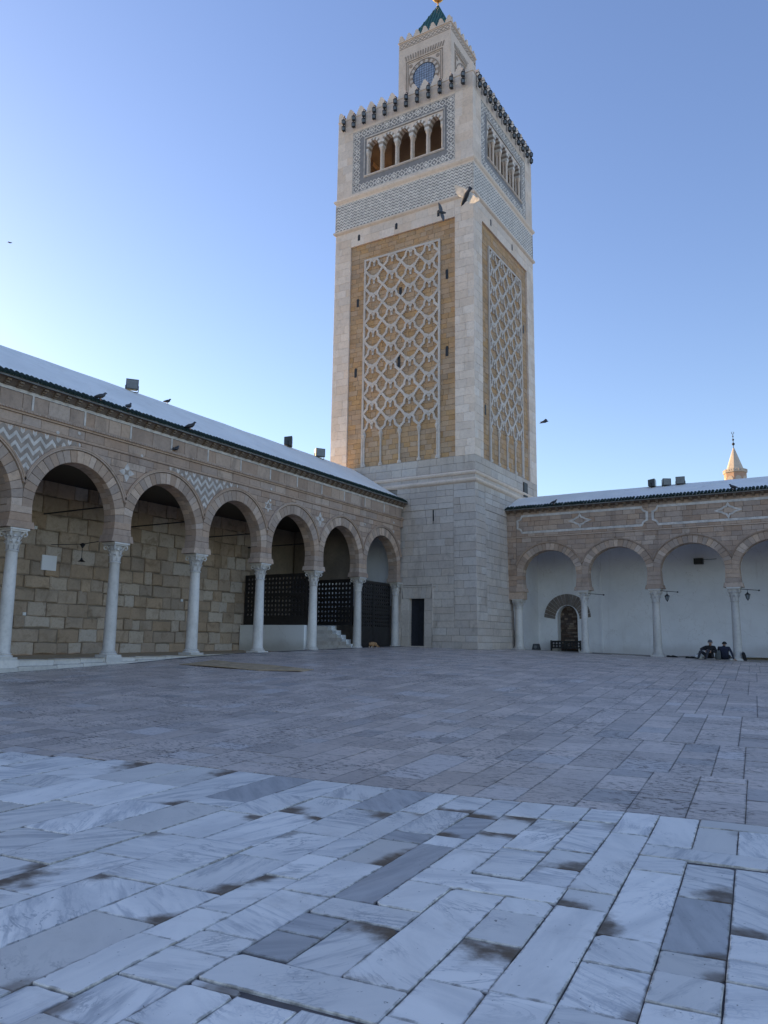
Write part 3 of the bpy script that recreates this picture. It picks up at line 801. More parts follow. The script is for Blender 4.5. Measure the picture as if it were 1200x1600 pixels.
# eave: cove, corbels, fascia, tiles, roof
def eave(F, u0, u1, parent, zc, zfas, ridge_d, ridge_z, back_d, pitch_t=.152, pitch_c=.37):
    m = MB()
    v = [F.P(u0, zc, .0), F.P(u1, zc, .0), F.P(u1, zfas - .01, .17), F.P(u0, zfas - .01, .17)]
    m.add(v, [(0, 1, 2, 3)]); m.add([F.P(u0, zfas - .01, .17), F.P(u1, zfas - .01, .17), F.P(u1, zfas - .01, .28), F.P(u0, zfas - .01, .28)], [(0, 1, 2, 3)])
    m.build('eave_cove', MORT, parent)
    m = MB(); box(m, F, u0, u1, zfas, zfas + .055, -.1, .30); m.build('gutter_board', FASC, parent)
    # corbel mesh shared
    m = MB(); G = Frame((0, 0, 0), F.u, F.n)
    box(m, G, -.06, .06, .0, .055, 0, .2); box(m, G, -.06, .06, -.05, -.002, 0, .13); box(m, G, -.05, .05, -.085, -.052, 0, .07)
    first = None; u = u0 + .12
    while u < u1 - .1:
        loc = Vector(F.P(u, zfas - .068, .03))
        if first is None:
            first = m.build('corbel', MORT); first.location = loc; attach(first, parent)
        else: share(first, 'corbel', loc, parent)
        u += pitch_c
    # white roof prism
    m = MB(); z0 = zfas + .06; e = .26
    n = int((u1 - u0) / 1.2); vs = []; fs = []
    prof = [(e, z0), (e - .02, z0 + .05)] + [(e - .02 + (ridge_d - e + .02) * t, z0 + .05 + (ridge_z - z0 - .05) * t) for t in (.1, .25, .4, .55, .7, .85, .95)] + [(ridge_d, ridge_z)] + [(back_d, zfas)]
    for i in range(n + 1):
        u = u0 + (u1 - u0) * i / n
        for j, (d, z) in enumerate(prof): vs.append(F.P(u, z + (ru(-.012, .012) if 1 < j < len(prof) - 1 else 0), d))
    k = len(prof)
    for i in range(n):
        for j in range(k - 1): fs.append((i * k + j, (i + 1) * k + j, (i + 1) * k + j + 1, i * k + j + 1))
    fs.append(tuple(range(k))); fs.append(tuple(reversed(range(n * k, (n + 1) * k))))
    m.add(vs, fs); roof = m.build('roof', WROOF, parent, smooth=False)
    # tiles: half round, nose out over the gutter
    m = MB(); r = .07; vs = []; fs = []
    sl = math.atan2(ridge_z - z0, e - ridge_d)
    for s, (dd) in enumerate((0.0, -.3)):
        for kk in range(7):
            a = PI * kk / 6; uu = r * math.cos(a); hh = r * math.sin(a) * 1.05 - .01
            vs.append(G.P(uu, hh - dd * math.tan(sl), dd))
    for kk in range(6): fs.append((kk, kk + 1, 7 + kk + 1, 7 + kk))
    fs.append(tuple(range(7))); m.add(vs, fs)
    first = None; u = u0 + .08
    while u < u1 - .06:
        loc = Vector(F.P(u, zfas + .058 + ru(-.006, .006), .33 + ru(-.012, .012)))
        rot = (0, 0, ru(-.05, .05))
        if first is None:
            first = m.build('roof_tile', GTILE, smooth=False); first.location = loc; first.parent = roof; first.matrix_parent_inverse = Matrix()
            roofp = roof
            first.matrix_parent_inverse = Matrix.Translation(Vector((0, 0, 0)))
        else:
            o = share(first, 'roof_tile', loc, None, rot); o.parent = roof
        u += pitch_t
    return roof
eave(FL, LY[0], 33.0, arcL, 6.952, 7.10, -3.0, 9.2, -6.2)
# gallery back wall of big rubble stones, ceiling, floor, steps
XB = -22.95
FB = Frame((XB, 0, 0), (0, 1, 0), (1, 0, 0))
m = MB(); box(m, FB, LY[0], 33.06, -1.2, 6.9, -.5, -.05); bw = m.build('back_wall', RUBM, arcL)
zs = [-.28, .12, .58, .98, 1.42, 1.86, 2.3, 2.78, 3.3, 3.85, 4.4, 5.0, 5.6, 6.3]
cnt = 0; bigR = MB()
NI = (15.87, 16.42, 2.49, 2.99)     # small white niche
for za, zb in zip(zs[:-1], zs[1:]):
    y = 9.6 + ru(0, .5)
    while y < 26.0:
        w = ru(.38, .98) * (1.15 if za < .5 else 1); w = min(w, 1.2)
        y1 = y + w; j = .012
        if True:
            pts = []
            t0, t1 = za + ru(-.03, .02), zb + ru(-.03, .03)
            nn = 3
            for k in range(nn + 1): pts.append((y + j + (w - 2 * j) * k / nn, t0 + j + ru(-.018, .018)))
            for k in range(1, 3): pts.append((y1 - j + ru(-.015, .015), t0 + (t1 - t0) * k / 3))
            for k in range(nn + 1): pts.append((y1 - j - (w - 2 * j) * k / nn, t1 - j + ru(-.018, .018)))
            for k in range(1, 3): pts.append((y + j + ru(-.015, .015), t1 - (t1 - t0) * k / 3))
            m = MB(); prism(m, FB, pts, -.08, ru(-.03, .035), .035, .03)
            cnt += 1
            if cnt <= 295 and y > 10.6: m.build('stone', RUBBLE, bw)
            else: bigR.add(m.v, m.f)
        y = y1
bigR.build('stones', RUBBLE, bw, kind='stuff')
m = MB(); box(m, FB, NI[0], NI[1], NI[2], NI[3], -.06, .05); m.build('painted_niche', WPLA, bw)
for y, z in ((15.53, 3.85), (15.4, 1.02), (22.2, 1.81)):
    m = MB(); box(m, FB, y - .055, y + .055, z - .05, z + .05, .03, .075, .008, .008); m.build('switch_box', WHITE, bw)
m = MB(); wbox(m, XB - .4, -19.5, LY[0], 33.06, 5.48, 5.62); m.build('ceiling', WOODD, arcL)
mf = MB(); 
for i in range(12):
    y0 = LY[0] + (33.0 - LY[0]) * i / 12; y1 = LY[0] + (33.0 - LY[0]) * (i + 1) / 12
    mf.add([(XB, y0, zgL(y0) - .05), (-18.98, y0, zgL(y0) - .05), (-18.98, y1, zgL(y1) - .05), (XB, y1, zgL(y1) - .05)], [(0, 1, 2, 3)])
mf.build('gallery_floor', STRAW, arcL)
y = LY[0]
while y < 24:
    l = ru(.7, 1.3); y1 = min(24, y + l)
    za = max(zf(-18.7, y), zf(-18.7, y1)); top = zgL((y + y1) / 2) - .045
    zlow = min(zf(-18.6, y), zf(-18.6, y1)) - .04
    h = top - zlow
    if h > .16:
        m = MB(); box(m, FL, y + .004, y1 - .004, zlow + (h) * .5 + .004, top, -.3, -.012, .008, .008); m.build('step_stone', COLM, arcL)
        m = MB(); box(m, FL, y + .004, y1 - .004, zlow, zlow + h * .5, -.3, .14 + ru(-.01, .01), .008, .008); m.build('step_stone', COLM, arcL)
    else:
        m = MB(); box(m, FL, y + .004, y1 - .004, zlow, top, -.3, -.012, .008, .008); m.build('step_stone', COLM, arcL)
    y = y1
# tie rods between the piers and the back wall
for y in LY[1:-1]:
    m = MB(); sweep(m, [(-19.5, y, 4.35), (XB, y, 4.35)], .025, 6); m.build('tie_rod', IRON, arcL)
m = MB(); wbox(m, XB, -19.0, LY[0] - .3, LY[0], -1.2, 7.1); m.build('added_end_wall', SAND, arcL)  # unseen closure, added to keep sky light out of the left gallery

# ------------------------------------------------------------------ right arcade
FR = Frame((0, 36.93, 0), (1, 0, 0), (0, -1, 0))
RX = [-14.545 + 3.352 * i for i in range(0, 7)]
arcR = thing('arcade', (-8, 37.1, zgR(-8)), 'sandstone arcade right of the minaret with lozenge panels and white gallery wall', 'arcade')
AR = Arch(1.40, 3.70, 1.24, 2.87, .08)
wallR = arcade_wall(FR, RX, AR, 2.87, 7.1, .5, arcR)
arcade_stones(FR, RX, AR, 2.87, 5.6, .5, arcR, wallR, ring=.33, hood=.06, lim=220)
for i, x in enumerate(RX):
    if i == 0: column(arcR, x, 37.15, zgR(x), 2.50, 2.1, .2, .17)
    else: column(arcR, x, 37.15, zgR(x), 2.868, 2.30, .185, .155)
m = MB(); box(m, FR, -15.0, -14.2, 2.505, 2.862, -.48, -.004, .01, .01); m.build('impost_block', SAND, arcR)
big, em = collector(); ashlar(FR, -15.05, RX[0] - .004, 2.87, 7.08, .28, .3, .6, em, d0=-.5)
big.build('pier_stones', SAND, arcR, kind='stuff')
mo = MB(); box(mo, FR, -15.05, RX[-1], 5.605, 5.645, -.03, .035); box(mo, FR, -15.05, RX[-1], 5.647, 5.68, -.03, .018); mo.build('string_course', SAND, arcR)
big, em = collector(); ashlar(FR, RX[0], RX[-1], 5.683, 6.95, .25, .35, .8, em); big.build('frieze_stones', SAND, arcR, kind='stuff')
for a0, a1 in ((-14.46, -8.03), (-7.76, -1.3), (-1.05, 5.3)):
    zb, zt = 5.87, 6.72; c = .22
    pts = []
    for (cx_, cz_, sa) in ((a1, zb, 0), (a1, zt, 1), (a0, zt, 2), (a0, zb, 3)):
        for k in range(7):
            t = k / 6 * PI / 2
            if sa == 0: pts.append((cx_ - c * math.cos(t), cz_ + c * math.sin(t)))
            if sa == 1: pts.append((cx_ - c * math.sin(t), cz_ - c * math.cos(t)))
            if sa == 2: pts.append((cx_ + c * math.cos(t), cz_ - c * math.sin(t)))
            if sa == 3: pts.append((cx_ + c * math.sin(t), cz_ + c * math.cos(t)))
    m = MB(); ribbon(m, FR, pts, .085, -.005, .02, True); m.build('inlay_frame', WINL, arcR)
    cu, cz = (a0 + a1) / 2 + .02, 6.30; pts = []
    for k in range(4):
        an = k * PI / 2; L = .52 if k % 2 == 0 else .31; w = .12
        for p, q in ((L * .55, -w * .55), (L, 0), (L * .55, w * .55), (w * 1.35, w * 1.2)):
            pts.append((cu + p * math.cos(an) - q * math.sin(an), cz + p * math.sin(an) + q * math.cos(an)))
    m = MB(); ribbon(m, FR, pts, .085, -.005, .02, True); m.build('inlay_lozenge', WINL, arcR)
eave(FR, -15.04, RX[-1], arcR, 6.952, 7.02, -1.6, 8.0, -4.6)
YB = 40.6
FW = Frame((0, YB, 0), (1, 0, 0), (0, -1, 0))
# white gallery wall with an arched niche opening
nu, nz, nr = -13.17, 1.72, .55
m = MB()
zs = [-.2, 1.72] + [1.72 + .64 * math.sin(PI / 2 * k / 10) for k in range(1, 11)]
hwn = lambda z: nr if z <= 1.72 else nr * math.sqrt(max(0, 1 - ((z - 1.72) / .64) ** 2))
for za, zb in zip(zs[:-1], zs[1:]):
    for s in (-1, 1):
        ue = -15.06 if s < 0 else RX[-1]
        q = [(ue, za), (nu + s * hwn(za), za), (nu + s * hwn(zb), zb), (ue, zb)]
        if s > 0: q = [q[1], q[0], q[3], q[2]]
        m.add([FW.P(*p, 0) for p in q], [(0, 1, 2, 3)])
        i0, i1 = (nu + s * hwn(za), za), (nu + s * hwn(zb), zb)
        v = [FW.P(*i0, 0), FW.P(*i1, 0), FW.P(*i1, -.55), FW.P(*i0, -.55)]
        m.add(v, [(0, 1, 2, 3) if s < 0 else (3, 2, 1, 0)])
m.add([FW.P(-15.06, 2.36, 0), FW.P(RX[-1], 2.36, 0), FW.P(RX[-1], 6.9, 0), FW.P(-15.06, 6.9, 0)], [(0, 1, 2, 3)])
box(m, FW, -11.42, -11.3, -.2, 6.7, 0, .05)
wbox(m, -15.06, -14.78, 37.45, YB, -.2, 6.9)
wbox(m, -15.06, RX[-1], 37.44, YB, 5.3, 5.5)
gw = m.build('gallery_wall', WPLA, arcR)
m = MB(); wbox(m, RX[-1], RX[-1] + .3, 36.95, YB + .6, -.6, 7.0); m.build('added_end_wall', SAND, arcR)  # added out of view to shut off skylight at the right gallery's end
m = MB(); wbox(m, -15.3, RX[-1], YB + .62, YB + 1.0, -.4, 6.9); m.build('rear_wall', WPLA, arcR)
n = 17
for k in range(n):
    t0 = PI * k / n + .008; t1 = PI * (k + 1) / n - .008
    poly = [(nu + (nr + .12) * math.cos(t0), nz + (.64 + .12) * math.sin(t0) - .1), (nu + 1.27 * math.cos(t0), nz + 1.24 * math.sin(t0)), (nu + 1.27 * math.cos(t1), nz + 1.24 * math.sin(t1)), (nu + (nr + .12) * math.cos(t1), nz + (.64 + .12) * math.sin(t1) - .1)]
    m = MB(); prism(m, FW, poly, -.02, .03 + ru(-.006, .006), .01, .008); m.build('voussoir', NICHV, gw)
FN = Frame((0, YB + .5, 0), (1, 0, 0), (0, -1, 0))
m = MB(); box(m, FN, nu - .62, nu + .62, -.2, 2.45, -.1, -.02); nb = m.build('niche_blocking', BED, arcR)
z = 0.0
while z < 2.4:
    h = ru(.08, .15); u = nu - .56 - ru(0, .2)
    while u < nu + .55:
        l = ru(.16, .36); 
        if u + l > nu - .56:
            m = MB(); box(m, FN, max(u, nu - .56) + .006, min(u + l, nu + .56) - .006, z + .006, z + h - .006, -.03, ru(-.01, .015), .008, .008); m.build('brick', BRICK, nb)
        u += l
    z += h
mf = MB()
for i in range(10):
    x0 = -15.0 + (RX[-1] + 15.0) * i / 10; x1 = -15.0 + (RX[-1] + 15.0) * (i + 1) / 10
    mf.add([(x0, 36.75, zgR(x0) - .048), (x1, 36.75, zgR(x1) - .048), (x1, YB + .6, zgR(x1) - .048), (x0, YB + .6, zgR(x0) - .048)], [(0, 1, 2, 3)])
    zl = min(zf(x0, 36.7), zf(x1, 36.7)) - .1
    mf.add([(x0, 36.75, zl), (x1, 36.75, zl), (x1, 36.75, zgR(x1) - .048), (x0, 36.75, zgR(x0) - .048)], [(0, 1, 2, 3)])
mf.build('gallery_floor', STEPM, arcR)

# ------------------------------------------------------------------ minaret
CX, CY, S = -15.06, 33.06, 8.52
TC = Vector((CX - S / 2, CY + S / 2, 0))
mina = thing('minaret', TC, 'tall square stone minaret with carved lattice panels and a green pyramid cap', 'minaret')
def tframe(k, off=0.0, batter=None):
    # four faces: 0 front (-Y), 1 right (+X), 2 back, 3 left; u runs 0..S left to right
    n = [Vector((0, -1, 0)), Vector((1, 0, 0)), Vector((0, 1, 0)), Vector((-1, 0, 0))][k]
    u = [Vector((1, 0, 0)), Vector((0, 1, 0)), Vector((-1, 0, 0)), Vector((0, -1, 0))][k]
    o = TC + n * (S / 2 + off) - u * (S / 2)
    return Frame(o, u, n, batter)
def ring(mb, prof, half=S / 2, c=TC):
    vs = []; fs = []
    for off, z in prof:
        h = half + off
        for sx, sy in ((-1, -1), (1, -1), (1, 1), (-1, 1)): vs.append((c.x + sx * h, c.y + sy * h, z))
    for i in range(len(prof) - 1):
        for k in range(4):
            j = (k + 1) % 4; fs.append((i * 4 + k, i * 4 + j, i * 4 + 4 + j, i * 4 + 4 + k))
    mb.add(vs, fs)
# cores
DU0, DU1 = S - 3.52, S - 2.70       # door in the front face
m = MB()
def coff(z): return .10 if z <= 0 else .10 - .155 * z / 7.95
def cpt(k, u, z):
    n_ = [Vector((0, -1, 0)), Vector((1, 0, 0)), Vector((0, 1, 0)), Vector((-1, 0, 0))][k]; u_ = [Vector((1, 0, 0)), Vector((0, 1, 0)), Vector((-1, 0, 0)), Vector((0, -1, 0))][k]
    h = S / 2 + coff(z); p = TC + n_ * h + u_ * (-h if u is None else h if u == 'e' else u - S / 2); return (p.x, p.y, z)
for k in range(4):
    for za, zb in ((-1.0, 0.0), (0.0, 2.38), (2.38, 7.95)):
        if k == 0 and zb == 2.38: spans = ((None, DU0), (DU1, 'e'))
        else: spans = ((None, 'e'),)
        for a, b in spans: m.add([cpt(k, a, za), cpt(k, b, za), cpt(k, b, zb), cpt(k, a, zb)], [(0, 1, 2, 3)])
ring(m, [(-.055, 7.95), (-.055, 8.0), (-.03, 8.01), (-.03, 9.3), (-.19, 9.3), (-.19, 22.0), (-.03, 22.0), (-.03, 25.0), (-.09, 25.0), (-.09, 26.05), (-1.0, 26.05)])
m.add([(TC.x + a * (S / 2 - .3), TC.y + b * (S / 2 - .3), 26.02) for a, b in ((-1, -1), (1, -1), (1, 1), (-1, 1))], [(0, 1, 2, 3)])
core = m.build('core', TOWM, mina)
# base ashlar: front and right as single stones
BT = (.16, 8.0, S / 2, S / 2)
cntb = [0]; bigB = MB()
def emit_base(m):
    cntb[0] += 1
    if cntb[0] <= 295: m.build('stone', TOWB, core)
    else: bigB.add(m.v, m.f)
for k in (0, 1):
    F = tframe(k, 0, BT)
    if k == 0:
        u0 = 4.2
        holes = [(DU0 - .42, DU1 + .42, -1, 2.95), (S - 2.30, S - 2.23, 6.15, 6.7)]
    else: u0 = 0; holes = []
    uend = S
    # plinth zone, recessed field and frame
    fl, fr = (4.2, S - 1.15) if k == 0 else (1.15, S - 1.15)
    holes2 = holes
    ashlar(F, u0, uend, -.35, .98, .34, .55, 1.15, emit_base, holes2, -.06, .02)
    ashlar(F, u0, fl, .98, 7.93, .36, .5, 1.0, emit_base, holes2, -.06, 0) if fl > u0 + .05 else None
    ashlar(F, fr, uend, .98, 7.93, .36, .5, 1.1, emit_base, holes2, -.06, 0)
    ashlar(F, fl, fr, .98, 1.95, .33, .5, 1.0, emit_base, holes2, -.06, 0)
    ashlar(F, fl + .003, fr - .003, 1.953, 6.72, .37, .5, 1.05, emit_base, holes2, -.06, -.028)
    ashlar(F, fl, fr, 6.723, 7.93, .33, .5, 1.0, emit_base, holes2, -.06, 0)
for k in (2, 3): 
    F = tframe(k, 0, BT); ashlar(F, 0, S, -.35, 7.93, .36, .6, 1.2, lambda m: bigB.add(m.v, m.f), (), -.06, 0)
bigB.build('stones', TOWB, core, kind='stuff')
# base mouldings
m = MB(); ring(m, [(.0, 7.9), (.05, 7.93), (.10, 7.98), (.12, 8.04), (.10, 8.1), (.04, 8.13), (-.01, 8.15)]); m.build('moulding', TOWW, mina)
m = MB(); ring(m, [(.0, 8.3), (.05, 8.33), (.08, 8.38), (.09, 8.43), (.06, 8.47), (.0, 8.5), (-.02, 8.52)]); m.build('moulding', TOWW, mina)
bigT, emT = collector()
for k in range(4):
    F = tframe(k)
    ashlar(F, 0, S, 8.13, 8.31, .18, .6, 1.2, emT, (), -.05, 0.0)
    ashlar(F, 0, S, 8.52, 9.27, .37, .5, 1.1, emT, (), -.05, 0.0)
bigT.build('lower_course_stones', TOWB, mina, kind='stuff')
# door
F0 = tframe(0, 0, BT); dz0 = zf(-18.2, 32.8) + .04
dr = sub(mina, 'doorway', F0.P((DU0 + DU1) / 2, 0, 0))
m = MB(); box(m, F0, DU0 - .05, DU1 + .05, dz0, 2.42, -.36, -.26); attach_build(m, 'door_leaf', DOORM, dr)
m = MB(); box(m, F0, (DU0 + DU1) / 2 - .01, (DU0 + DU1) / 2 + .01, dz0 + .02, 2.36, -.26, -.245); sphere(m, F0.P(DU0 + .12, 1.05, -.24), .03, 8); attach_build(m, 'door_furniture', IRON, dr)
for a, b in ((DU0 - .4, DU0), (DU1, DU1 + .4)):
    zz = dz0 - .1
    for z1 in (.55, 1.2, 1.8, 2.38): 
        m = MB(); box(m, F0, a + .004, b - .004, zz + .004, z1 - .004, -.3, .012, .008, .006); attach_build(m, 'jamb_stone', TOWB, dr); zz = z1
us = [DU0 - .4, DU0 - .12, DU0 + .16, DU0 + .33, DU0 + .49, DU0 + .66, DU1 + .12, DU1 + .4]
for i, (a, b) in enumerate(zip(us[:-1], us[1:])):
    t = (i - 3) * .045; t2 = (i - 2) * .045 - .045
    m = MB(); prism(m, F0, [(a + .004 - (i - 3.5) * .02, 2.385), (b - .004 - (i - 2.5) * .02, 2.385), (b - .004, 2.93), (a + .004, 2.93)], -.3, .012, .008, .006, back=True); attach_build(m, 'lintel_stone', TOWB, dr)
m = MB(); box(m, F0, DU0 - .1, DU1 + .1, -.3, dz0, -.3, .1); attach_build(m, 'door_sill', TOWB, dr)
m = MB(); box(m, F0, DU0 - .44, DU0 - .40, .98, 3.12, -.03, .03); box(m, F0, DU1 + .40, DU1 + .44, .98, 3.12, -.03, .03); box(m, F0, DU0 - .6, DU1 + .6, 2.94, 3.0, -.03, .035); attach_build(m, 'door_frame_moulding', TOWB, dr)
m = MB(); box(m, F0, S - 2.30, S - 2.23, 6.15, 6.7, -.05, -.04); m.build('slit_window', IRON, mina)

# shaft faces
PA, PB, PZ0, PZ1 = 1.04, S - 1.06, 9.28, 21.95      # sandstone panel
LA, LB, LZ1 = 2.0, S - 1.98, 20.93                  # lattice
def sebka(F, parent):
    pan = sub(parent, 'lattice_panel', F.P(S / 2, PZ0, 0))
    m = MB(); fwid = .11
    for a, b, c, d in ((LA - .06, LA + .05, PZ0, LZ1 + .06), (LB - .05, LB + .06, PZ0, LZ1 + .06)): box(m, F, a, b, c, d, -.15, -.02)
    box(m, F, LA + .05, LB - .05, LZ1 - .05, LZ1 + .06, -.15, -.021); attach_build(m, 'frame', LATT, pan)
    m = MB(); nc = 4; w = (LB - LA) / nc; zb = 10.75; nr = 10; h = (LZ1 - .02 - zb) / nr; rw = .108
    d0, d1 = -.13, -.025
    E1 = [(0, 0), (.10, -.015), (.19, -.07), (.245, -.16), (.265, -.27), (.27, -.36), (.325, -.37), (.335, -.43), (.395, -.44), (.41, -.50), (.465, -.51), (.5, -.55)]
    E2 = [(.5, -.55), (.455, -.60), (.445, -.67), (.39, -.69), (.38, -.76), (.325, -.78), (.31, -.85), (.265, -.87), (.245, -.95), (.205, -1.0), (.19, -1.07)]
    E3 = [(.31, -.85), (.25, -.895), (.19, -.90), (.17, -.94), (.10, -.945), (.06, -.985), (0, -1.0)]
    for j in range(nr):
        for i in range(nc):
            cu = LA + (i + .5) * w; zt = LZ1 - .02 - j * h
            for s in (-1, 1):
                sc_ = lambda E: [(cu + s * x * w, zt + z * h) for x, z in E]
                ribbon(m, F, sc_(E1), rw, d0, d1 + ru(-.002, .002))
                if j < nr - 1:
                    ribbon(m, F, sc_(E2), rw, d0, d1 - .003 + ru(-.002, .002)); ribbon(m, F, sc_(E3), rw * .8, d0, d1 - .007)
                ribbon(m, F, sc_([(0, -.30), (.03, -.20), (.075, -.11), (.13, -.055)]), rw * .6, d0, d1 - .01)
            ribbon(m, F, [(cu, zt - .02 * h), (cu, zt - .43 * h)], rw * .95, d0, d1 - .013)
    # spandrels of lowest row down to the colonnette capitals
    zt = LZ1 - .02 - (nr - 1) * h
    for i in range(nc + 1):
        u = LA + i * w
        u = min(max(u, LA + .09), LB - .09)
        ribbon(m, F, [(u, zt - .53 * h), (u, zt - .72 * h)], .16, d0, d1 - .01)
    attach_build(m, 'lattice', LATT, pan)
    for i in range(nc + 1):
        u = LA + i * w; u = min(max(u, LA + .1), LB - .1)
        m = MB(); p = Vector(F.P(u, PZ0, -.07)); H = zt - .72 * h - PZ0
        lathe(m, p, [(.11, 0), (.11, .12), (.075, .17), (.055, .2), (.05, H - .32), (.075, H - .3), (.055, H - .27), (.07, H - .2), (.115, H - .06), (.12, H), (.1, H + .06)], 10)
        attach_build(m, 'colonnette', LATT, pan)
slits = []
for k in range(4):
    F = tframe(k)
    bs, es = collector(); ashlar(F, PA, PB, PZ0, PZ1, .27, .28, .62, es, (), -.19, -.10, .005, .006) if k < 2 else ashlar(F, PA, PB, PZ0, PZ1, .4, .5, .9, es, (), -.19, -.1)
    bs.build('sandstone_blocks', TSAND, mina, kind='stuff')
    bw_, ew = collector()
    ashlar(F, 0, PA, 9.27, 22.9, .42, .45, .8, ew, (), -.19, .0, .004, .002, .004, .003); ashlar(F, PB, S, 9.27, 22.9, .42, .45, .8, ew, (), -.19, .0, .004, .002, .004, .003)
    ashlar(F, PA, PB, PZ1, 22.9, .47, .7, 1.4, ew, (), -.19, .0, .004, .002, .004, .003)
    bw_.build('corner_stones', TOWW, mina, kind='stuff')
    if k < 2:
        sebka(F, mina)
        for (u, z, hh) in ((S - 6.95, 22.42, .38), (S - 4.55, 22.42, .38), (S - 2.0, 22.42, .38), (S - 7.0, 18.6, .5), (S - 7.05, 14.6, .55), (S - 1.55, 18.95, .55), (S - 1.55, 14.8, .55)) if k == 0 else ((1.5, 11.9, .55), (7.0, 18.2, .5), (2.2, 22.42, .38), (5.2, 22.42, .38)):
            m = MB(); dd = .002 if z > 22 else -.092
            prism(m, F, [(u - .075, z - hh / 2), (u + .075, z - hh / 2), (u + .075, z + hh / 2 - .06), (u, z + hh / 2), (u - .075, z + hh / 2 - .06)], dd - .02, dd + .004); m.build('slit_window', IRON, mina)
        for (u, z) in ((S - 4.3, 18.55), (S - 4.35, 14.75)) if k == 0 else ():
            m = MB(); box(m, F, u - .08, u + .08, z - .32, z + .32, -.12, -.085); m.build('slit_window', IRON, mina)
# cornices round the belfry
m = MB(); ring(m, [(0, 22.88), (.03, 22.9), (.10, 22.96), (.12, 23.03), (.1, 23.08), (.02, 23.12), (-.02, 23.14)]); m.build('cornice', TOWW, mina)
m = MB(); ring(m, [(0, 24.72), (.02, 24.8), (.08, 24.86), (.12, 24.93), (.13, 24.98), (.08, 25.04), (.0, 25.1), (-.03, 25.11)]); m.build('cornice', TOWW, mina)
# zigzag band
for k in range(4):
    F = tframe(k)
    m = MB(); box(m, F, -.0, S, 23.12, 24.76, -.06, -.012); m.build('band_backing', DARKI, mina)
    nrow = 9; hz = 1.6 / nrow; nz = 76; m = MB()
    for r in range(nrow):
        zc = 23.16 + (r + .5) * hz
        pts = [(S * i / nz, zc + (.05 if i % 2 else -.05)) for i in range(nz + 1)]
        ribbon(m, F, pts, .092, -.03, .0)
    m.build('zigzag_inlay', WINT, mina, kind='stuff')
m = MB()
for a, b in ((CX, CY), (CX - S, CY), (CX, CY + S)): wbox(m, a - .05, a + .004, b - .004, b + .05, 23.12, 24.76)
m.build('band_corner_strip', WINL, mina, kind='stuff')
